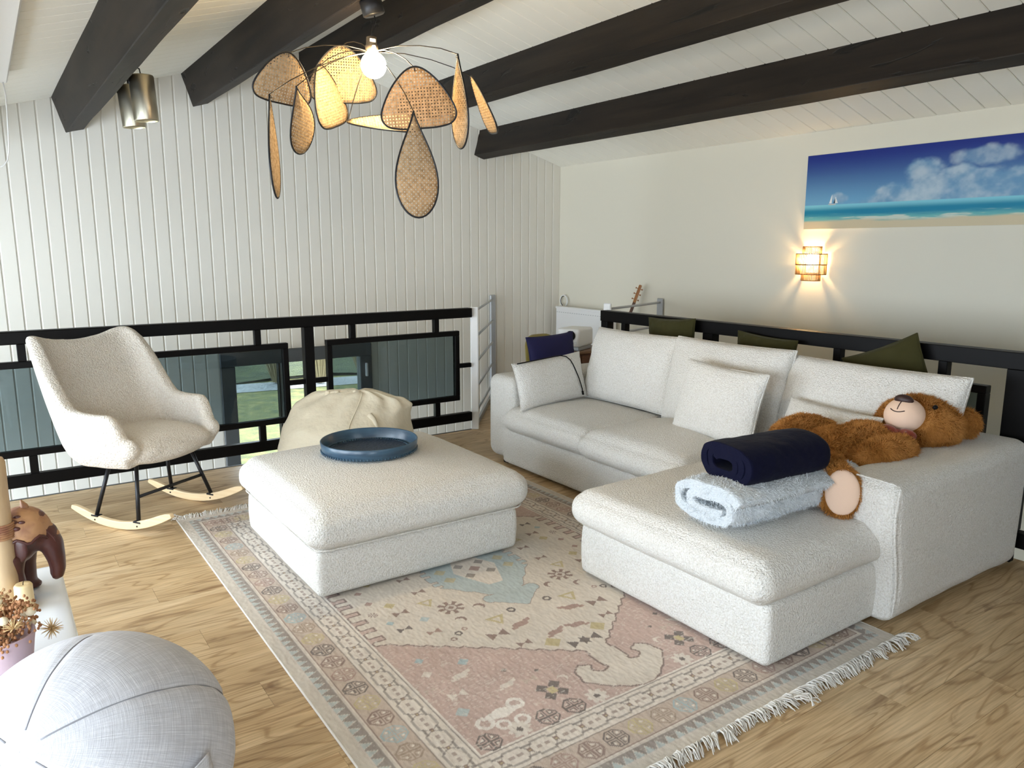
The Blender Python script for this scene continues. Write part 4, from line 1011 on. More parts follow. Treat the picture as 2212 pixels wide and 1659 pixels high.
# ================================================================== ROCKING CHAIR
def rocking_chair():
    t = thing('rocking_chair', 'cream boucle wing rocking chair on black legs and pale wooden rockers', 'chair', (.73, 4.905, 0), math.radians(-58), local=True)
    s = .275; Rr = .83
    for sd_ in (-1, 1):
        n = 26; xs = np.linspace(-.35, .46, n); P = []
        for x in xs:
            z = x*x/(2*Rr); tn = Vector((1, 0, x/Rr)).normalized(); nm = Vector((-tn.z, 0, tn.x)); e = 1-max(0, (abs(x-.055)/.405))**10*.5
            a = Vector((x, sd_*s, z)); P.append([a+Vector((0, -.013, 0)), a+Vector((0, .013, 0)), a+nm*.046*e+Vector((0, .013, 0)), a+nm*.046*e+Vector((0, -.013, 0))])
        mb = MB(); v = [q for r in P for q in r]; f = [(i*4+k, i*4+(k+1) % 4, (i+1)*4+(k+1) % 4, (i+1)*4+k) for i in range(n-1) for k in range(4)]+[(0, 3, 2, 1), tuple((n-1)*4+k for k in range(4))]
        mb.add(v, f); rk = mb.build('rocker', M['birch'], t, fix=True)
        bv = rk.modifiers.new('b', 'BEVEL'); bv.width = .004; bv.segments = 2; bv.limit_method = 'ANGLE'
        for xb, xt in ((-.15, -.09), (.19, .12)):
            zb = xb*xb/(2*Rr)+.04
            lg = MB().tube([(xb, sd_*s, zb), (xt, sd_*.20, .365)], .0115, 10).build('leg', M['black_metal'], t, True)
            MB().bbox((xb-.028, sd_*s-.017, zb-.004), (xb+.028, sd_*s+.017, zb+.006), .002).build('bracket', M['black_metal'], lg)
            ellb = MB(); ellb.lathe([(.005, -.0015), (.005, .0015)], 10).xf(Matrix.Translation((xb, sd_*s-.0145, zb-.022)) @ Matrix.Rotation(math.pi/2, 4, 'X')); ellb.build('bolt', M['black_metal'], lg)
    MB().tube([(.158, -.24, .195), (.158, .24, .195)], .010, 8).build('stretcher', M['black_metal'], t, True)
    # --- upholstered shell: U-shaped wall with wings and arms
    nu = 72; U = np.linspace(-1, 1, nu)
    def lerp(x, pts): return np.interp(x, [p[0] for p in pts], [p[1] for p in pts])
    def smoothstep_curve(x, pts):        # smoothed piecewise-linear
        k = np.linspace(-.05, .05, 9); return np.mean([lerp(np.clip(np.abs(x+d), 0, 1), pts) for d in k], 0)
    aU = np.abs(U)
    top = smoothstep_curve(U, [(0, 1.045), (.14, 1.06), (.26, 1.105), (.33, 1.10), (.38, .99), (.43, .77), (.48, .70), (.60, .685), (.84, .69), (.92, .63), (1, .50)])
    # plan path at seat level and extra spread at the top
    px = smoothstep_curve(U, [(0, -.255), (.24, -.25), (.34, -.20), (.42, -.12), (.52, -.06), (.72, .06), (1, .21)])
    py = np.sign(U)*smoothstep_curve(U, [(0, 0), (.24, .27), (.34, .345), (.42, .36), (.52, .35), (.72, .345), (1, .305)]); py[aU < .03] = U[aU < .03]*.8
    zb = .375; nvv = 15; ring = []
    path = np.stack([px, py], -1); tg = np.gradient(path, axis=0); tg /= np.linalg.norm(tg, axis=1, keepdims=True); nrm = np.stack([-tg[:, 1], tg[:, 0]], -1)  # points inward?
    inward = np.sign((nrm*(-path)).sum(1, keepdims=True)); nrm = nrm*np.where(inward == 0, 1, inward)
    nrm[np.abs(U) < .02] = (1, 0)
    P = []
    for i in range(nu):
        T = top[i]; th = .052-.010*aU[i]; row = []
        back = np.clip(1-aU[i]/.55, 0, 1)
        def pt(z, off):
            h = (z-.42); rec = -.42*h*np.clip(1-(aU[i]/.64)**4, 0, 1)-.02*h; sp = 1+.10*np.clip(h, 0, 1)*(aU[i] > .1)*back*1.4
            fw = .06*max(0, h-.1)*np.exp(-((aU[i]-.36)/.10)**2)            # wings curl forward
            taper = -.12*np.clip((.46-z)/.09, 0, 1)**1.5                 # tuck under
            x = path[i, 0]*(1+taper)+rec+nrm[i, 0]*off+fw; y = path[i, 1]*sp*(1+taper)+nrm[i, 1]*off
            return (x, y, z)
        hs = np.linspace(0, 1, 12)
        for h in hs: row.append(pt(zb+(T-zb-.03)*h, -th*(.75+.25*np.sin(np.pi*h))))          # outer up
        for a in (45, 90, 135): row.append(pt(T-.03+.03*np.sin(np.radians(a)), -th*np.cos(np.radians(a))))
        for h in hs[::-1]: row.append(pt(zb+(T-zb-.03)*h, th*(.85+.15*np.sin(np.pi*h))))
        P.append(row)
    P = np.array(P); sh = grid_mesh('shell', P, M['boucle_chair'], closed_v=True, parent=t)
    b = bmesh.new(); b.from_mesh(sh.data); b.verts.ensure_lookup_table(); nr = P.shape[1]
    b.faces.new([b.verts[k] for k in range(nr)]); b.faces.new([b.verts[(nu-1)*nr+k] for k in range(nr)][::-1]); bmesh.ops.recalc_face_normals(b, faces=b.faces); b.to_mesh(sh.data); b.free()
    # lower bowl and padded front merged into the shell
    mb = MB(); me = sh.data
    v = [tuple(x.co) for x in me.vertices]; f = [tuple(p.vertices) for p in me.polygons]; mb.add(v, f)
    ellipsoid(mb, (-.01, 0, .425), (.30, .33, .085)); ellipsoid(mb, (.16, 0, .435), (.125, .31, .075))
    for sd_ in (-1, 1): ellipsoid(mb, (.205, sd_*.30, .49), (.05, .05, .06))
    sh.data = mb.mesh('shell', M['boucle_chair'], True); bpy.data.meshes.remove(me)
    remesh(sh, .013, 8)
    seat = softbox('seat_pad', (.0, 0, .455), (.255, .27, .065), (.10, .10, .06), M['boucle_chair'], t, 24, crown(.035, 61, .004, side=.01))
rocking_chair()
# ================================================================== BEAN BAG
M['cream_cloth'] = mat('cream_cotton', (.74, .66, .50), .8, spec=.25, bumps=[('noise', 9, .5, .03), ('noise', 300, .1, .001)], sheen=.1)
def bean_bag():
    c = Vector((2.03, 5.02, 0)); t = thing('bean_bag', 'slumped cream bean bag between the ottoman and the balustrade', 'bean bag', c)
    n = 72; m = 44; th = np.linspace(0, 2*np.pi, n, endpoint=False); ph = np.linspace(0, 1, m); TH, PH = np.meshgrid(th, ph, indexing='ij')
    # profile: fat base, leaning crown
    rp = np.interp(PH, [0, .04, .15, .35, .55, .75, .9, 1], [.02, .33, .43, .44, .40, .31, .20, .05]); zp = np.interp(PH, [0, .04, .15, .35, .55, .75, .9, 1], [.0, .0, .07, .23, .385, .51, .59, .605])
    for _ in range(3): rp = (np.roll(rp, 1, 1)+2*rp+np.roll(rp, -1, 1))/4 if False else rp
    k = 1+.05*np.cos(2*TH+.5)
    X = rp*k*np.cos(TH)*1.06+.03*PH; Y = rp*k*np.sin(TH)*.90; Z = zp+0*TH
    wr_ = smooth01(PH, .5, 1.0); pj = X*.823-Y*.568; ex_ = pj*.42*wr_+.065*wr_; X = X+.823*ex_; Y = Y-.568*ex_; ac = X*.568+Y*.823; X = X-.568*ac*.55*wr_; Y = Y-.823*ac*.55*wr_; Z = Z-.05*smooth01(pj, .05, .2)*wr_
    Pq = np.stack([X, Y, Z], -1)
    folds = np.sin(TH*11+2.5*fbm(np.stack([X*3, Y*3, Z*3], -1), 2, 3))*.012*smooth01(PH, .45, .9)+.012*fbm(Pq*np.array([5, 5, 7]), 3, 7)+.010*(1-np.abs(vnoise(Pq*np.array([6, 6, 3])+4, 8)))*smooth01(PH, .3, .7)
    dr = np.stack([np.cos(TH), np.sin(TH), .5+0*TH], -1); Pq = Pq+dr*folds[..., None]; Pq[..., 2] = np.maximum(Pq[..., 2]-.004*(PH < .02), 0.0)
    Pq += np.array(c); Pq[:, 0] = Pq[:, 0].mean(0); Pq[:, -1] = Pq[:, -1].mean(0)
    grid_mesh('cover', Pq, M['cream_cloth'], closed_u=True, parent=t)
    for a0 in (-1.9, .3, 2.4):     # seams
        i = int((a0 % (2*np.pi))/(2*np.pi)*n); MB().tube([Vector(Pq[i, j])+Vector((math.cos(th[i]), math.sin(th[i]), .4))*.001 for j in range(4, m-2)], .0035, 5).build('seam', M['cream_cloth'], t, True)
    # gathered top flap and carrying loop
    fl = MB(); 
    for k_ in range(7):
        a = -2.4+k_*.35; s_ = -.12+.045*k_; p0 = c+Vector((.03+.823*s_+.02*math.cos(a), -.568*s_+.02*math.sin(a), .585-.02*(k_ > 4))); fl.tube([p0, p0+Vector((.04*math.cos(a), .04*math.sin(a), .012)), p0+Vector((.09*math.cos(a), .08*math.sin(a), -.03))], [.018, .024, .008], 8)
    fo = fl.build('gathering', M['cream_cloth'], t, True); remesh(fo, .009, 4)
    q = c+Vector((-.12, -.30, .40)); 
    MB().tube([c+Vector((.06, -.28, .47)), c+Vector((.075, -.315, .445)), c+Vector((.08, -.34, .415)), c+Vector((.085, -.35, .39))], [.022, .017, .012, .004], 8).build('carry_loop', M['cream_cloth'], t, True)
bean_bag()
# ================================================================== TRAY
M['tray_blue'] = mat('blue_enamel', (.022, .055, .095), .28, spec=.6, var=((5, 5, 40), (.06, .125, .18), .4, .75), bumps=[('noise', 40, .12, .004)])
M['tray_dark'] = mat('dark_blue_relief', (.012, .022, .045), .35, spec=.5, bumps=[('vor', 70, .9, .006), ('noise', 160, .6, .004)])
def tray():
    zt = .501; c = Vector((1.67, 3.80, zt)); t = thing('tray', 'round dark blue enamel tray with upright rim on the ottoman', 'tray', c)
    R = .262
    MB().lathe([(.001, .004), (R-.012, .004), (R-.010, .008), (R-.005, .060), (R-.001, .064), (R+.003, .060), (R-.004, .006), (R-.012, 0), (.001, 0)][::-1], 64, c=c, capb=False, capt=False).build('rim', M['tray_blue'], t, True)
    MB().lathe([(.001, .0075), (R-.05, .0075), (R-.035, .0055), (R-.03, .0045)][::-1], 64, c=c, capb=False, capt=False).build('base_relief', M['tray_dark'], t, True)
    mb = MB()
    for k in range(90):
        a = 2*math.pi*k/90; mb.tube([(c.x+(R-.052)*math.cos(a), c.y+(R-.052)*math.sin(a), zt+.007), (c.x+(R-.03)*math.cos(a), c.y+(R-.03)*math.sin(a), zt+.007)], .003, 4)
        mb.tube([(c.x+(R-.001)*math.cos(a), c.y+(R-.001)*math.sin(a), zt+.003), (c.x+(R+.000)*math.cos(a), c.y+(R)*math.sin(a), zt+.014)], .003, 4)
    tag(mb.build('fluting', M['tray_blue'], t, True), kind='stuff')
tray()
# ================================================================== ROLLED BLANKETS
def spiral_roll(name, label, c, L, a, b, th, m, turns=2.4, rz=0, fuzz=0, fur=None, seed=1, flap=None):
    """blanket rolled about its local x axis; a,b outer half width / half height"""
    t = thing(name, label, 'blanket', c, math.radians(rz), local=True)
    n = 150; nx = 40; s = np.linspace(0, 1, n); ang = -turns*2*np.pi*s+(-.5*np.pi if flap is None else flap)
    gap = th*1.12; rout = 1-s*min(.86, (turns*gap)/min(a, b)*.62)
    Y = a*rout*np.sign(np.cos(ang))*np.abs(np.cos(ang))**.75; Z = b*rout*np.sign(np.sin(ang))*np.abs(np.sin(ang))**.75; tg = np.stack([np.gradient(Y), np.gradient(Z)], -1); tg /= np.linalg.norm(tg, axis=1, keepdims=True); nn = np.stack([tg[:, 1], -tg[:, 0]], -1)
    # closed section: outer side then inner side
    O = np.stack([Y, Z], -1)+nn*th*.5; I = np.stack([Y, Z], -1)-nn*th*.5; sec = np.concatenate([O, I[::-1]]); ns = len(sec)
    xs = np.linspace(-L/2, L/2, nx); P = np.zeros((nx, ns, 3)); P[..., 0] = xs[:, None]; P[..., 1:] = sec[None]
    e = np.abs(xs/(L/2))[:, None]; k = 1-.05*e**6; P[..., 1] *= k; P[..., 2] *= k
    nz = fbm(P*np.array([5, 9, 9])+seed, 3, seed); n2 = fbm(P*np.array([26, 26, 26])+seed, 2, seed+3)
    dd = P*np.array([0, 1, 1]); dd /= np.maximum(np.linalg.norm(dd, axis=-1, keepdims=True), 1e-5); P += dd*(.010*nz+fuzz*n2)[..., None]; P[..., 0] += .012*fbm(P*np.array([0, 12, 12])+seed*3, 2, seed)
    P[..., 2] += b+th*.5-.004
    P[..., 2] = np.where(P[..., 2] < .006, .006*.6+P[..., 2]*.0+.003*np.abs(n2), P[..., 2])
    o = grid_mesh('roll', P, m, closed_v=True, parent=t)
    bb = bmesh.new(); bb.from_mesh(o.data); bb.verts.ensure_lookup_table(); h = n
    for base in (0, (nx-1)*ns):
        for i in range(n-1): bb.faces.new([bb.verts[base+j] for j in (i, i+1, ns-2-i, ns-1-i)])
    bmesh.ops.recalc_face_normals(bb, faces=bb.faces); bb.to_mesh(o.data); bb.free()
    return t, o
def furry(o, count, ln, wd, m, comb=(0, 0, -.4), seed=1, name='fur', parent=None, mask=None):
    """short strands as thin tapering blades, joined in one part"""
    me = o.data; me.calc_loop_triangles(); nt_ = len(me.loop_triangles); tri = np.empty(nt_*3, np.int32); me.loop_triangles.foreach_get('vertices', tri); tri = tri.reshape(-1, 3)
    co = np.empty(len(me.vertices)*3, np.float32); me.vertices.foreach_get('co', co); co = co.reshape(-1, 3); no = np.empty_like(co.ravel()); me.vertices.foreach_get('normal', no); no = no.reshape(-1, 3)
    a, b, c = co[tri[:, 0]], co[tri[:, 1]], co[tri[:, 2]]; ar = np.linalg.norm(np.cross(b-a, c-a), axis=1); g = np.random.default_rng(seed); ids = g.choice(nt_, count, p=ar/ar.sum())
    r1 = np.sqrt(g.random(count)); r2 = g.random(count); w0, w1, w2 = 1-r1, r1*(1-r2), r1*r2
    p = co[tri[ids, 0]]*w0[:, None]+co[tri[ids, 1]]*w1[:, None]+co[tri[ids, 2]]*w2[:, None]; nn = no[tri[ids, 0]]*w0[:, None]+no[tri[ids, 1]]*w1[:, None]+no[tri[ids, 2]]*w2[:, None]; nn /= np.linalg.norm(nn, axis=1, keepdims=True)
    if mask is not None:
        kp = mask(p); p, nn = p[kp], nn[kp]; count = len(p)
    cl = np.stack([fbm(p*22+9, 2, seed), fbm(p*22+31, 2, seed+1), fbm(p*22+57, 2, seed+2)], -1)*1.3
    d = nn*.8+np.array(comb)+cl+g.normal(0, .28, (count, 3)); d -= nn*np.minimum(0, (d*nn).sum(1)-.25)[:, None]; d /= np.linalg.norm(d, axis=1, keepdims=True); l = ln*g.uniform(.6, 1.15, count)[:, None]
    sd_ = np.cross(d, nn+g.normal(0, .4, (count, 3))); sd_ /= np.maximum(np.linalg.norm(sd_, axis=1, keepdims=True), 1e-5); sd_ *= wd
    bend = g.normal(0, .25, (count, 3))+np.array([0, 0, -.15])
    q = np.stack([p-sd_, p+sd_, p+d*l*.55+sd_*.8, p+d*l*.55-sd_*.8, p+(d+bend)*l], 1).reshape(-1, 3); base = np.arange(count)[:, None]*5
    T = np.concatenate([base+np.array([[0, 1, 2]]), base+np.array([[0, 2, 3]]), base+np.array([[3, 2, 4]])])
    f = np_mesh(name, q, T, m, parent, True); return tag(f, kind='stuff')
M['navy_velvet'] = mat('navy_velvet', (.002, .0025, .016), .8, spec=.12, sheen=.03, bumps=[('noise', 14, .4, .02)])
M['grey_fluff'] = mat('pale_grey_fluff', (.62, .66, .69), .95, spec=.05, bumps=[('noise', 70, .9, .012)])
M['grey_fur'] = mat('pale_grey_pile', (.70, .74, .77), .95, spec=.05)
gb, go = spiral_roll('rolled_blanket', 'pale grey fluffy blanket rolled up under the navy blanket', (2.735, 1.97, .476), .80, .200, .078, .040, M['grey_fluff'], 1.9, rz=-3, fuzz=.006, seed=5, flap=2.7)
furry(go, 42000, .013, .0008, M['grey_fur'], comb=(.1, -.1, -.25), seed=6, parent=go)
nb, no_ = spiral_roll('rolled_blanket', 'navy velvet blanket rolled up on top of the pale grey one', (2.685, 1.985, .632), .48, .145, .080, .028, M['navy_velvet'], 2.6, rz=-5, fuzz=.002, seed=8, flap=-2.2)
# ================================================================== TEDDY BEAR
M['bear'] = mat('brown_plush', (.27, .105, .022), .95, spec=.05, bumps=[('noise', 60, .8, .015)], var=(9, (.36, .155, .04), .4, .7))
M['bear_fur'] = mat('brown_plush_pile', (.42, .180, .044), .9, spec=.08, var=(7, (.58, .28, .085), .35, .7))
M['bear_skin'] = mat('pink_beige_plush', (.78, .56, .42), .9, spec=.05, bumps=[('noise', 300, .2, .002)])
M['ribbon'] = mat('rust_ribbon', (.19, .022, .007), .45, sheen=.3)
M['nose'] = mat('dark_brown_nose', (.03, .010, .008), .5)
def bear():
    t = thing('teddy_bear', 'big brown teddy bear with a rust bow lying back in the sofa corner', 'teddy bear', (3.35, 2.0, .47))
    H_ = Vector((3.755, 1.885, .735)); mb = MB()
    ellipsoid(mb, H_, (.205, .185, .148), Matrix.Rotation(math.radians(-34.6), 3, 'Z'))
    ellipsoid(mb, H_+Vector((-.08, .02, -.03)), (.13, .13, .115))
    for ex, ey, ez in ((.175, -.135, .01), (.06, .15, .07)): ellipsoid(mb, H_+Vector((ex, ey, ez)), (.055, .075, .075))
    ellipsoid(mb, (3.46, 1.985, .64), (.15, .16, .13)); ellipsoid(mb, (3.30, 2.02, .60), (.21, .19, .155)); ellipsoid(mb, (3.14, 2.03, .575), (.14, .17, .12))
    # arms
    for P in (((3.54, 1.84, .63), (3.43, 1.80, .668), (3.31, 1.81, .665), (3.22, 1.84, .65)), ((3.46, 2.16, .68), (3.33, 2.24, .70), (3.22, 2.25, .68), (3.14, 2.24, .64))):
        P = [Vector(p) for p in P]; mb.tube([P[0], P[0].lerp(P[1], .5), P[1], P[1].lerp(P[2], .5), P[2], P[2].lerp(P[3], .5), P[3]], [.06, .075, .08, .082, .082, .078, .05], 14)
        ellipsoid(mb, P[3], (.075, .07, .065))
    # legs: near one bends down over the chaise edge, the far one stretches out
    P = [Vector(p) for p in ((3.12, 1.97, .57), (3.04, 1.91, .585), (2.985, 1.84, .575), (2.945, 1.79, .57))]
    mb.tube(P, [.11, .105, .10, .095], 16)
    P2 = [Vector(p) for p in ((3.16, 2.12, .58), (3.06, 2.21, .585), (2.98, 2.28, .58), (2.92, 2.33, .57))]; mb.tube(P2, [.10, .095, .09, .085], 16)
    FN = Vector((-.80, -.52, .20)).normalized(); FC = Vector((2.925, 1.765, .575)); q = FN.to_track_quat('Z', 'Y').to_matrix()
    fx = q @ Vector((1, 0, 0)); ex_ = Vector((0, 0, 1))-FN*FN.z; ex_.normalize(); ey_ = FN.cross(ex_); Rf = basis(ex_, ey_, FN)
    ellipsoid(mb, FC, (.118, .088, .050), Rf); ellipsoid(mb, (2.905, 2.34, .575), (.06, .08, .10))
    body = mb.build('body', M['bear'], t, True); remesh(body, .014, 5)
    # muzzle looks towards the camera-left and up
    FD = Vector((-.82, -.02, .66)).normalized(); up = Vector((.6, .0, .75)); up = (up-FD*up.dot(FD)).normalized(); rt = FD.cross(up); Rm = basis(rt, up, FD)
    MC = H_+FD*.12+Vector((-.05, .0, -.012)); mz = MB(); ellipsoid(mz, MC, (.094, .088, .088), Rm, 32); muz = mz.build('muzzle', M['bear_skin'], t, True)
    def onm(a, b, k=1.0):        # point on muzzle surface, a right, b up (unit)
        c_ = math.sqrt(max(.02, 1-a*a-b*b)); return MC+rt*(a*.094*k)+up*(b*.088*k)+FD*(c_*.088*k)
    nz = MB(); ellipsoid(nz, onm(.02, .62, .93), (.046, .026, .030), Rm, 20); nz.build('nose', M['nose'], muz, True)
    MB().tube([onm(.0, .45-.09*k, 1.012) for k in range(8)], .0022, 5).build('mouth', M['nose'], muz, True)
    MB().tube([onm(-.36+.72*k/12, -.17-.14*(1-((k-6)/6)**2), 1.012) for k in range(13)], .0024, 5).build('mouth', M['nose'], muz, True)
    for sx in (-1, 1):
        e = MB(); ellipsoid(e, H_+FD*(.146 if sx < 0 else .09)+rt*sx*.112+up*.036, (.012, .012, .010), Rm, 16); e.build('eye', M['black'], t, True)
    # foot pad
    pad = MB(); ellipsoid(pad, FC+FN*.026-ey_*.004, (.098, .070, .030), Rf, 28); pad.build('foot_pad', M['bear_skin'], t, True)
    # bow
    BC = at(1940, 934, (MC-EYE).dot(_f)-.075); bw = MB()
    for sx in (-1, 1):
        a = rt*sx; pts = []
        for k in range(17):
            th = 2*math.pi*k/16; pts.append(BC+a*(.050-.050*math.cos(th))+up*(.030*math.sin(th))+FD*(.012*math.sin(th*.5)))
        ellipsoid(bw, BC+a*.045, (.046, .026, .020), basis((a+up*.15*sx).normalized(), up, FD), 16)
        v = [BC, BC+a*.02, BC+a*.085-up*.055+FD*.01, BC+a*.05-up*.07+FD*.012]; bw.add(v, [(0, 1, 2, 3)])
    ellipsoid(bw, BC+FD*.008, (.016, .014, .014), None, 12)
    bo = bw.build('bow', M['ribbon'], t, True); so = bo.modifiers.new('s', 'SOLIDIFY'); so.thickness = .003
    lb = MB().box((-.02, -.001, -.03), (.02, .001, .03)).xf(Matrix.Translation(H_+Vector((.13, -.15, -.085))) @ Matrix.Rotation(.7, 4, 'Z')); lb.build('care_label', M['white_paint'], t)
    mc = np.array(MC); fc = np.array(FC+FN*.05); 
    def mask(p):
        a = np.linalg.norm(p-mc, axis=1) > .100; dpad = p-np.array(FC); b = ~((np.abs(dpad@np.array(ex_)) < .085) & (np.abs(dpad@np.array(ey_)) < .062) & (dpad@np.array(FN) > 0)); return a & b
    furry(body, 95000, .019, .0011, M['bear_fur'], comb=(.15, 0, -.35), seed=3, parent=body, mask=mask)
bear()
# ================================================================== CORNER BEHIND THE SOFA
def corner_things():
    # cable draped over the corner cushion (follows the front face of that cushion)
    w_, h_, th = .66, .34, .15
    def pf(S, T): return (S*w_/2, -th/2*((1-S*S)*(1-T*T))**.42-.007, T*h_/2)
    path = [pf(S, T) for S, T in ((-.9, .97), (-.6, .975), (-.2, .98), (.15, .985), (.34, .98), (.46, .90), (.53, .72), (.57, .45), (.61, .15), (.66, -.15), (.70, -.42), (.735, -.62), (.75, -.74))]
    Mx = Matrix.Translation(tc_.location) @ tc_.rotation_euler.to_matrix().to_4x4(); path = [Mx @ Vector(p) for p in path]
    t = thing('cable', 'thin black charging cable hanging over the corner cushion', 'cable', path[-1])
    MB().tube(path, .0042, 6).build('cord', M['black'], t, True)
    d = (path[-1]-path[-2]).normalized(); MB().tube([path[-1], path[-1]+d*.028], .008, 8).build('plug', M['black'], t, True)
    # olive chair and navy cushion
    M['mustard'] = mat('mustard_velvet', (.22, .17, .03), .85, sheen=.3); c = Vector((4.13, 5.34, 0))
    t = thing('velvet_chair', 'mustard velvet chair in the corner behind the navy cushion', 'chair', c)
    softbox('seat', c+Vector((0, 0, .43)), (.195, .21, .05), .045, M['mustard'], t, 14)
    softbox('backrest', c+Vector((.01, .20, .607)), (.175, .035, .215), (.11, .03, .11), M['mustard'], t, 18, lambda W, P: P+np.stack([0*P[:, 0], .03*(P[:, 0]/.185)**2*-1+.12*P[:, 2], 0*P[:, 0]], -1))
    for sx in (-1, 1):
        for sy in (-1, 1): MB().tube([c+Vector((sx*.15, sy*.16, .39)), c+Vector((sx*.18, sy*.19, 0))], [.014, .010], 8).build('leg', M['black_metal'], t, True)
    M['navy'] = mat('navy_cotton', (.005, .004, .052), .8, bumps=[('noise', 250, .2, .002)])
    cushion('throw_cushion', 'plain navy blue cushion sitting on the mustard velvet chair', 'cushion', (4.05, 5.24, .668), .53, .37, .12, M['navy'], rz=2, lean=-10, roll=-2, seed=71)
    # chest of drawers
    M['chest'] = mat('dark_red_wood', (.085, .030, .014), .45, var=((3, 30, 30), (.16, .07, .035), .4, .7)); M['chest_top'] = mat('brown_wood_top', (.22, .12, .065), .5)
    a, b = Vector((4.335, 5.42, 0)), Vector((4.93, 5.80, .64)); t = thing('chest_of_drawers', 'small dark wooden chest carrying the white projector', 'chest', (4.63, 5.6, 0))
    MB().bbox(a+Vector((.01, .015, 0)), b-Vector((.01, .005, .025)), .004).build('body', M['chest'], t); MB().bbox((a.x, a.y, .618), (b.x, b.y, .645), .005).build('top', M['chest_top'], t)
    for i in range(4):
        for j in range(3):
            x0 = a.x+.018+j*.187; z1 = .605-i*.145; d_ = MB().bbox((x0, a.y+.002, z1-.135), (x0+.183, a.y+.02, z1), .004).build('drawer', M['chest'], t)
            MB().lathe([(.004, 0), (.004, .008), (.009, .012), (.006, .018), (.001, .019)], 10).xf(Matrix.Translation((x0+.09, a.y+.003, z1-.068)) @ Matrix.Rotation(math.pi/2, 4, 'X')).build('knob', M['black_metal'], d_, True)
    # projector
    c = Vector((4.60, 5.60, .645)); t = thing('projector', 'small white box projector with a round black lens on the chest', 'projector', c, math.radians(24), local=True); t.scale = (1.2, 1.2, 1.15)
    softbox('body', (0, 0, .105), (.125, .10, .075), .022, M['white_paint'], t, 14)
    MB().bbox((-.11, -.09, 0), (.11, .09, .034), .006).build('base', M['grey_metal'], t)
    RX_ = Matrix.Rotation(-math.pi/2, 4, 'Y')
    ln = MB().lathe([(.038, 0), (.040, .010), (.036, .014), (.030, .010), (.022, .006), (.001, .009)], 28, capb=True, capt=False).xf(Matrix.Translation((-.122, -.025, .125)) @ RX_).build('lens', M['black'], t, True)
    MB().lathe([(.016, .008), (.012, .0125), (.001, .014)], 20, capb=False, capt=False).xf(Matrix.Translation((-.122, -.025, .125)) @ RX_).build('glass', mat('lens_glass', (.02, .02, .03), .08, spec=1), ln, True)
    gr = MB()
    for i in range(8):
        for j in range(3): gr.box((-.127, -.075+i*.011, .052+j*.010), (-.1245, -.069+i*.011, .056+j*.010))
    gr.build('grille', M['grey_metal'], t)
    # radiator
    y0, y1, xf = 6.80, 5.86, RWX-.035; t = thing('radiator', 'white panel radiator on the plain wall in the far corner', 'radiator', (RWX, 6.3, .2))
    MB().bbox((xf-.085, y1, .22), (xf-.02, y0, .935), .008).build('panel', M['white_paint'], t)
    MB().bbox((xf-.088, y1-.006, .925), (xf-.012, y0+.006, .95), .004).build('top_grille', M['white_paint'], t)
    dm = MB()
    for k in range(24): dm.bbox((xf-.0875, y1+.02+k*.0385, .885), (xf-.085, y1+.038+k*.0385, .89), .0008)
    dm.build('slots', M['grey_metal'], t)
    for yy in (y0-.1, y1+.1): MB().tube([(xf-.05, yy, .23), (xf-.05, yy, .0)], .009, 8).build('pipe', M['white_paint'], t, True); MB().bbox((xf-.03, yy-.02, .5), (xf+.034, yy+.02, .56), .003).build('bracket', M['white_paint'], t)
    cc = onx(1218, 650, RWX-.03); t = thing('wall_ring', 'small white ring on the wall above the radiator end', 'ring', cc)
    MB().tube([(cc.x, cc.y+.062*math.cos(2*math.pi*k/36), cc.z+.064*math.sin(2*math.pi*k/36)) for k in range(36)], .0075, 8, closed=True).build('hoop', M['white_paint'], t, True)
    MB().tube([(cc.x-.002, cc.y+.052*math.cos(2*math.pi*k/36), cc.z+.054*math.sin(2*math.pi*k/36)) for k in range(-7, 10)], .0035, 6).build('inner_edge', M['black'], t, True)
    MB().tube([(cc.x, cc.y, cc.z+.064), (RWX, cc.y, cc.z+.064)], .006, 8).build('peg', M['white_paint'], t, True)
    # guitar leaning against the wall
    base = Vector((5.02, 5.72, .0)); head = onx(1391, 618, RWX-.06); ax = (head-base).normalized(); L = (head-base).length
    out = Vector((-1, 0, 0)); out = (out-ax*out.dot(ax)).normalized(); sdv = out.cross(ax); Rg = Matrix.Translation(base) @ basis(sdv, -out, ax).to_4x4()
    t = thing('guitar', 'slim wooden guitar leaning in the corner behind the grey rail', 'guitar', base)
    W = [(0, .10), (.04, .165), (.12, .185), (.20, .165), (.27, .125), (.33, .12), (.40, .145), (.46, .12), (.49, .05)]; n = len(W)
    pol = [(-w2, z) for z, w2 in W][::-1]+[(w2, z) for z, w2 in W]
    M['guitar'] = mat('amber_wood', (.30, .12, .035), .3, var=((30, 30, 2), (.40, .19, .06), .4, .7)); M['neck'] = mat('dark_neck_wood', (.10, .045, .025), .4)
    nn = len(pol); mb = MB().add([(x, -.04, z+.005) for x, z in pol]+[(x, .04, z+.005) for x, z in pol], [tuple(range(nn)), tuple(range(nn, 2*nn))[::-1]]+[(i, nn+i, nn+(i+1) % nn, (i+1) % nn) for i in range(nn)]).xf(Rg); mb.build('body', M['guitar'], t, fix=True)
    MB().bbox((-.017, -.055, .30), (.017, -.040, L-.16), .004).xf(Rg).build('neck', M['neck'], t)
    hd = MB().bbox((-.019, -.056, L-.185), (.019, -.040, L), .006).xf(Rg).build('headstock', M['guitar'], t)
    for i in range(3):
        for s_ in (-1, 1): MB().tube([Rg @ Vector((s_*.018, -.048, L-.150+i*.055)), Rg @ Vector((s_*.032, -.050, L-.150+i*.055)), Rg @ Vector((s_*.043, -.050, L-.150+i*.055))], [.004, .004, .009], 8).build('tuning_peg', M['guitar'], hd, True)
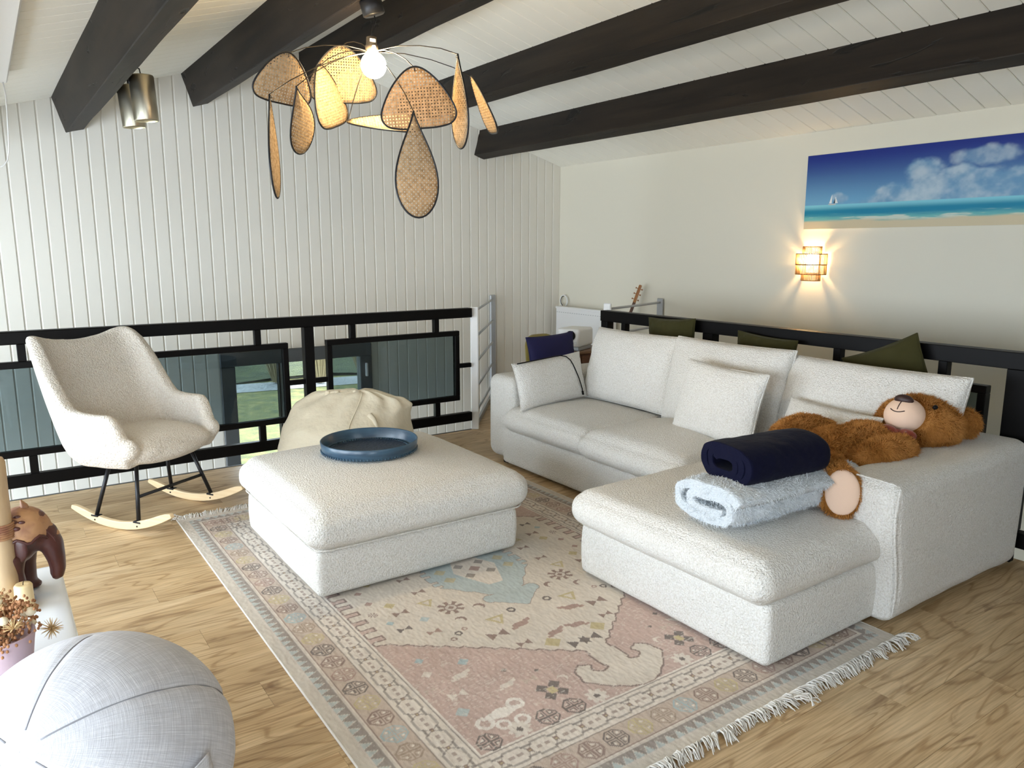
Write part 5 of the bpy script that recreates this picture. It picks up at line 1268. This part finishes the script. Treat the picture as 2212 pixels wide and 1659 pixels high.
    MB().lathe([(.05, 0), (.05, .002)], 24).xf(Rg @ Matrix.Translation((0, -.041, .30)) @ Matrix.Rotation(math.pi/2, 4, 'X')).build('sound_hole', M['black'], t)
corner_things()
# ================================================================== SITTING BALL
def linen():
    m, nt, p = nodemat('grey_linen'); L = nt.links
    uv = N(nt, 'ShaderNodeUVMap'); uv.uv_map = 'UVMap'; res = []
    for s in ((420, 14, 1), (14, 420, 1), (210, 9, 1), (9, 210, 1)):
        mp = N(nt, 'ShaderNodeMapping'); mp.inputs['Scale'].default_value = s; L.new(uv.outputs[0], mp.inputs[0])
        n = N(nt, 'ShaderNodeTexNoise', i_Scale=1.0, i_Detail=3.0); L.new(mp.outputs[0], n.inputs['Vector']); res.append(n.outputs['Fac'])
    def add(a, b):
        q = N(nt, 'ShaderNodeMath', operation='ADD'); L.new(a, q.inputs[0]); L.new(b, q.inputs[1]); return q.outputs[0]
    tot = add(add(res[0], res[1]), add(res[2], res[3])); q = N(nt, 'ShaderNodeMath', operation='MULTIPLY', i_1=.25); L.new(tot, q.inputs[0])
    L.new(ramp(nt, q.outputs[0], [(.36, (.47, .47, .50)), (.5, (.58, .58, .61)), (.62, (.74, .74, .77))]), p.inputs['Base Color'])
    p.inputs['Roughness'].default_value = .9; p.inputs['Specular IOR Level'].default_value = .1
    b = N(nt, 'ShaderNodeBump', i_Strength=.35, i_Distance=.003); L.new(add(res[0], res[1]), b.inputs['Height']); L.new(b.outputs[0], p.inputs['Normal']); return m
M['linen'] = linen(); M['linen_seam'] = mat('linen_seam', (.27, .27, .29), .9)
def ball():
    R = .325; c = Vector((.115, 1.985, R)); t = thing('sitting_ball', 'round linen-covered sitting ball in pale grey on the planks', 'ball', (c.x, c.y, 0))
    d_ = ray(42, 1625).normalized(); b_ = (EYE-c).dot(d_); pole = (EYE+d_*(-b_-math.sqrt(max(0, b_*b_-((EYE-c).length_squared-R*R))))-c).normalized(); d2 = ray(390, 1480).normalized(); b_ = (EYE-c).dot(d2); q_ = (EYE+d2*(-b_-math.sqrt(max(0, b_*b_-((EYE-c).length_squared-R*R))))-c).normalized(); e1 = (q_-pole*q_.dot(pole)).normalized(); e2 = pole.cross(e1)
    n, m = 120, 72; th = np.linspace(0, 2*np.pi, n+1); ph = np.linspace(.002, np.pi-.002, m); TH, PH = np.meshgrid(th, ph, indexing='ij')
    ng = 6; k = np.abs(((TH/(2*np.pi)*ng) % 1)-.5)*2          # 1 on seams
    rad = R*(1-.020*np.exp(-((1-k)/.06)**2)*np.sin(PH))+.0045*fbm(np.stack([TH*3, PH*4, 0*TH], -1), 2, 5)*np.sin(PH)
    D = np.sin(PH)[..., None]*(np.cos(TH)[..., None]*np.array(e1)+np.sin(TH)[..., None]*np.array(e2))+np.cos(PH)[..., None]*np.array(pole)
    P = D*rad[..., None]; P += np.array(c)
    P[..., 2] = np.where(P[..., 2] < .012, .012*.4+.0*P[..., 2], P[..., 2])
    o = grid_mesh('cover', P, M['linen'], parent=t); me = o.data; ul = me.uv_layers.new(name='UVMap')
    vi = np.empty(len(me.loops), np.int32); me.loops.foreach_get('vertex_index', vi)
    uvs = np.stack([(TH*R*.9).ravel()[vi], (PH*R).ravel()[vi]], -1); ul.data.foreach_set('uv', uvs.ravel().astype(np.float32))
    for g in range(ng):
        a = 2*np.pi*(g+0)/ng; i = int(round(a/(2*np.pi)*n)) % n
        MB().tube([Vector(P[i, j])+(Vector(P[i, j])-c).normalized()*.0005 for j in range(3, m-3)], .0022, 5).build('seam', M['linen_seam'], t, True)
    # carrying strap across the side facing the camera
    nrm = Vector((.10, -.93, .05)).normalized(); s1 = Vector((.98, .12, .12)).normalized(); s1 = (s1-nrm*s1.dot(nrm)).normalized(); s2 = nrm.cross(s1)
    v = []; f = []; K = 24
    for j in range(K+1):
        a = (-.62+1.24*j/K); base = (nrm*math.cos(a)+s1*math.sin(a))
        for dz in (-.032, .032): v.append(c+base*(R+.006+.010*math.cos(a/.62*math.pi/2))+s2*dz+Vector((0, 0, .03)))
    for j in range(K): f.append((2*j, 2*j+1, 2*j+3, 2*j+2))
    so = MB().add(v, f).build('strap', M['linen'], t, True); so.modifiers.new('s', 'SOLIDIFY').thickness = .005
    uv2 = so.data.uv_layers.new(name='UVMap')
    for lp in so.data.loops: co = so.data.vertices[lp.vertex_index].co; uv2.data[lp.index].uv = (co.x, co.z)
ball()
# ================================================================== LOW TABLE AND ORNAMENTS
TZ = .40
def low_table():
    t = thing('low_table', 'low white table with rounded corners beside the grey ball', 'table', (-.3, 2.87, 0))
    softbox('table_top', (-.325, 2.81, TZ-.0125), (.465, .47, .0125), (.04, .04, .0118), M['white_gloss'], t, 24)
    for x in (-.72, .07):
        for y_ in (2.41, 3.21): MB().tube([(x, y_, TZ-.025), (x+(.02 if x > -.3 else -.02), y_+(.01 if y_ > 2.8 else -.01), 0)], [.02, .014], 10).build('leg', M['white_gloss'], t, True)
M['white_gloss'] = mat('white_gloss', (.80, .83, .86), .22, spec=.5)
low_table()
M['dark_carved'] = mat('dark_carved_wood', (.060, .016, .012), .35, var=(9, (.11, .032, .022), .4, .7), bumps=[('noise', 40, .2, .004)])
M['tan_carved'] = mat('tan_carved_wood', (.42, .22, .10), .5, var=(18, (.26, .11, .06), .45, .65), bumps=[('vor', 60, .4, .004)])
def elephant():
    c = Vector((-.055, 3.045, TZ)); t = thing('elephant_figurine', 'carved dark wooden elephant with a tan saddle cloth on the low table', 'figurine', c, math.radians(-14), local=True)
    mb = MB(); ellipsoid(mb, (-.03, 0, .185), (.135, .085, .088)); ellipsoid(mb, (.06, 0, .20), (.075, .075, .082)); ellipsoid(mb, (.115, 0, .225), (.062, .062, .070)); ellipsoid(mb, (.125, 0, .275), (.038, .045, .03))
    mb.tube([(.145, 0, .225), (.172, 0, .17), (.180, 0, .12), (.182, 0, .085), (.176, 0, .062), (.162, 0, .056)], [.046, .038, .030, .026, .025, .018], 14)
    for x, y_, zx in ((.070, .052, .0), (.055, -.052, .012), (-.10, .05, 0), (-.11, -.05, 0)):
        mb.tube([(x, y_, .17), (x, y_*1.05, .10), (x+zx, y_*1.05, .035), (x+zx+.004, y_*1.05, .004)], [.050, .036, .033, .036], 14); ellipsoid(mb, (x+zx+.010, y_*1.05, .014), (.040, .034, .0135))
    mb.tube([(-.16, 0, .21), (-.175, 0, .15), (-.17, 0, .09)], [.012, .010, .008], 8)
    b = mb.build('body', M['dark_carved'], t, True); remesh(b, .0075, 4)
    for s_ in (-1, 1):      # ears and tusks
        e = MB(); ellipsoid(e, (.085, s_*.072, .195), (.034, .012, .05), Matrix.Rotation(s_*.35, 3, 'Z')); e.build('ear', M['dark_carved'], t, True)
    # saddle cloth: shell just outside the back
    n1, n2 = 26, 30; u = np.linspace(-1, 1, n1); a = np.linspace(np.radians(-12), np.radians(192), n2); U, A = np.meshgrid(u, a, indexing='ij')
    P = np.stack([-.028+.098*U, .094*np.cos(A)*(1-.14*U**2), .185+.098*np.sin(A)*(1-.10*U**2)+.012*(np.abs(np.cos(A)) > .97)*np.sin(U*14)], -1)
    o = grid_mesh('saddle_cloth', P, M['tan_carved'], parent=t); o.modifiers.new('s', 'SOLIDIFY').thickness = .006
    rm = MB().tube([tuple(P[-1, j]) for j in range(n2)], .0055, 8); rm.build('cloth_border', M['dark_carved'], o, True)
    # head cover running down the forehead, domed flower boss on top
    hp = []
    for s in np.linspace(0, 1, 14):
        cx, cz = np.interp(s, [0, .35, .7, 1], [.095, .150, .198, .2085]), np.interp(s, [0, .35, .7, 1], [.308, .292, .215, .115]); wd = np.interp(s, [0, .4, 1], [.045, .040, .016]); hp.append([(cx-.012*abs(q)**2, wd*q, cz-.012*q*q) for q in np.linspace(-1, 1, 9)])
    hc = grid_mesh('head_cover', np.array(hp), M['tan_carved'], parent=t); hc.modifiers.new('s', 'SOLIDIFY').thickness = .006
    for s_ in (0, -1): MB().tube([hp[i][s_] for i in range(14)], .0045, 6).build('beading', M['dark_carved'], hc, True)
    cu, ca = np.meshgrid(np.linspace(0, 1, 16), np.linspace(0, 2*np.pi, 41), indexing='ij'); ph_ = cu*np.radians(98)
    CPt = np.stack([.088+.088*np.sin(ph_)*np.cos(ca), .086*np.sin(ph_)*np.sin(ca), .232+.088*np.cos(ph_)+.010*np.cos(ca*8)*cu**4], -1)
    cap = grid_mesh('head_cap', CPt, M['tan_carved'], parent=t); cap.modifiers.new('s', 'SOLIDIFY').thickness = .005
    MB().tube([tuple(CPt[-1, j]) for j in range(40)], .0055, 8, closed=True).build('beading', M['dark_carved'], cap, True)
    fl = MB(); ellipsoid(fl, (.075, -.062, .283), (.020, .010, .014), Matrix.Rotation(.75, 3, 'X'))
    for k_ in range(6): an = k_*math.pi/3; ellipsoid(fl, (.075+.026*math.cos(an), -.062+.016*math.sin(an), .281+.018*math.sin(an)), (.014, .008, .011), Matrix.Rotation(.75, 3, 'X'), 12)
    fl.build('carved_flower', M['dark_carved'], cap, True)
    fl = MB(); ellipsoid(fl, (-.012, -.045, .262), (.022, .016, .012), Matrix.Rotation(.6, 3, 'X'))
    for k_ in range(6): an = k_*math.pi/3; ellipsoid(fl, (-.012+.030*math.cos(an), -.047+.022*math.sin(an), .259+.014*math.sin(an)), (.016, .013, .008), Matrix.Rotation(.6, 3, 'X'), 12)
    fl.build('carved_flower', M['dark_carved'], o, True)
    MB().tube([(.105, 0, .295), (.100, 0, .325), (.092, 0, .345)], [.016, .012, .002], 8).build('crest', M['tan_carved'], t, True)
elephant()
def ornaments():
    M['pale_wood'] = mat('pale_bamboo', (.56, .40, .23), .5, var=((14, 14, 3), (.42, .28, .15), .4, .75)); M['wax'] = mat('cream_wax', (.80, .62, .34), .5); M['pot'] = mat('pink_ribbed_pot', (.56, .42, .47), .5)
    c = Vector((-.035, 2.965, TZ)); t = thing('wooden_column', 'tall pale bamboo column bound with cord on the low table', 'ornament', c)
    MB().lathe([(.040, 0), (.042, .01), (.040, .20), (.041, .23), (.038, .235), (.039, .42), (.040, .50), (.034, .515)], 28, c=c).build('stem', M['pale_wood'], t, True)
    for k in range(7): MB().tube([(c.x+.0425*math.cos(2*math.pi*j/28), c.y+.0425*math.sin(2*math.pi*j/28), TZ+.245+k*.0075) for j in range(28)], .0042, 6, closed=True).build('cord_wrap', M['tan_carved'], t, True)
    c = Vector((.012, 2.895, TZ)); t = thing('candle', 'short cream pillar candle in front of the elephant', 'candle', c)
    MB().lathe([(.028, 0), (.0285, .004), (.0275, .085), (.023, .092), (.012, .088), (.001, .087)], 28, c=c, capt=False).build('wax', M['wax'], t, True)
    MB().tube([c+Vector((0, 0, .086)), c+Vector((.001, 0, .096)), c+Vector((.003, 0, .102))], .0012, 5).build('wick', M['black'], t)
    c = Vector((-.05, 2.46, TZ)); t = thing('flower_pot', 'ribbed pink pot of dried flowers on the low table', 'plant pot', c)
    n = 96; v = []; prof = [(.058, 0), (.064, .03), (.072, .09), (.077, .118), (.078, .122), (.074, .122), (.068, .10), (.001, .095)]; mb = MB()
    for i, (r, z) in enumerate(prof):
        for k in range(n): a = 2*math.pi*k/n; rr = r+(.0016 if k % 2 else -.0004)*(i < 4); v.append((c.x+rr*math.cos(a), c.y+rr*math.sin(a), c.z+z))
    mb.add(v, [(i*n+k, i*n+(k+1) % n, (i+1)*n+(k+1) % n, (i+1)*n+k) for i in range(len(prof)-1) for k in range(n)]+[tuple(range(n))[::-1]]); mb.build('pot', M['pot'], t, True)
    cols = [mat('dried_russet', (.42, .20, .09), .9), mat('dried_straw', (.68, .48, .24), .9), mat('dried_cream', (.80, .70, .50), .9)]
    g = random.Random(3)
    for i in range(44):
        a = g.uniform(0, 6.28); sp = g.uniform(.0, .085); h = g.uniform(.03, .135)*(1-.45*sp/.085); b0 = c+Vector((.02*math.cos(a), .02*math.sin(a), .10)); tp = c+Vector((sp*math.cos(a)*1.15, sp*math.sin(a)*1.15, .10+h))
        st = MB().tube([b0, b0.lerp(tp, .5)+Vector((0, 0, .01)), tp], [.0016, .0013, .001], 5).build('stem', cols[1], t, True)
        mb = MB(); kind = g.choice((0, 0, 0, 1, 2))
        if kind == 0:
            for q in range(34): o_ = Vector((g.gauss(0, .016), g.gauss(0, .016), g.gauss(0, .018))); ellipsoid(mb, tp+o_, (.0042, .0042, .0055), None, 6)
        elif kind == 1:
            for q in range(30): d = Vector((g.gauss(0, 1), g.gauss(0, 1), abs(g.gauss(0, 1)))).normalized(); mb.tube([tp, tp+d*.028], [.0018, .0004], 4)
        else: ellipsoid(mb, tp, (.014, .014, .012), None, 12)
        tag(mb.build('flower_head', cols[kind], st, True), kind='stuff' if kind < 2 else None)
    # one drooping seed head over the rim
    p0 = c+Vector((.05, .02, .115)); tp = c+Vector((.118, .045, .085)); st = MB().tube([p0, p0.lerp(tp, .5)+Vector((0, 0, .02)), tp], .0013, 5).build('stem', cols[1], t, True); mb = MB()
    for q in range(46): d = Vector((g.gauss(0, 1), g.gauss(0, 1), g.gauss(0, 1))).normalized(); mb.tube([tp, tp+d*.032], [.0022, .0004], 4)
    tag(mb.build('flower_head', cols[1], st, True), kind='stuff')
ornaments()
# ================================================================== GARDEN SEEN THROUGH THE LOWER WINDOW
def garden_things():
    p = onz(560, 846, GZ); q = onz(560, 828, GZ); M['gravel'] = mat('pale_gravel', (.17, .168, .165), .9, bumps=[('vor', 14, 1, .04)], var=(9, (.10, .098, .095), .4, .65))
    d = Vector((1, -.15, 0)).normalized(); n_ = Vector((.15, 1, 0)).normalized(); c = (p+q)/2; hw = max(.5, abs((q-p).dot(n_))*.5)
    v = [c+d*s_*30+n_*hw*k for s_ in (-1, 1) for k in (-1, 1)]
    struct(MB().add([x+Vector((0, 0, .012)) for x in (v[0], v[2], v[3], v[1])], [(0, 1, 2, 3)]).build('ground_gravel_path', M['gravel']))
    M['bank'] = mat('bank_grass', (.022, .030, .006), .9, bumps=[('noise', 20, 1, .1)], var=((2, 6, 6), (.045, .055, .013), .4, .7))
    a0 = c+n_*(hw+.15); v = []; f = []
    for i in range(31):
        for k, (o_, z) in enumerate(((0, 0), (.8, .35), (2.6, .9), (6, 1.4), (14, 1.6))): v.append(a0+d*(-28+i*1.9)+n_*(o_+.3*math.sin(i*1.7+k))+Vector((0, 0, z+.12*math.sin(i*.9+k*2)+.004)))
    f = [(i*5+k, (i+1)*5+k, (i+1)*5+k+1, i*5+k+1) for i in range(30) for k in range(4)]; struct(MB().add(v, f).build('ground_bank', M['bank'], None, True))
    M['reed'] = mat('dry_reed', (.17, .135, .07), .8)
    g = random.Random(5)
    for i, (px, lb) in enumerate(((600, 'dry straw-coloured grass tuft behind the gravel path'), (692, 'dry straw-coloured grass tuft behind the gravel path'), (790, 'dry straw-coloured grass tuft behind the gravel path'))):
        o_ = onz(px, 822, GZ+.1); t = thing('ornamental_grass', lb, 'grass', o_, 0, 'dry grasses in the garden'); mb = MB()
        for k in range(220):
            a = g.uniform(0, 6.28); r = g.uniform(0, .28); h = g.uniform(.9, 1.7); b0 = o_+Vector((r*math.cos(a)*.5, r*math.sin(a)*.5, -.05)); e = b0+Vector((math.cos(a)*r*2.2, math.sin(a)*r*2.2, h)); mb.tube([b0, b0.lerp(e, .55)+Vector((0, 0, .25)), e], [.012, .010, .003], 3, cap=False)
        tag(mb.build('blades', M['reed'], t), kind='stuff')
garden_things()
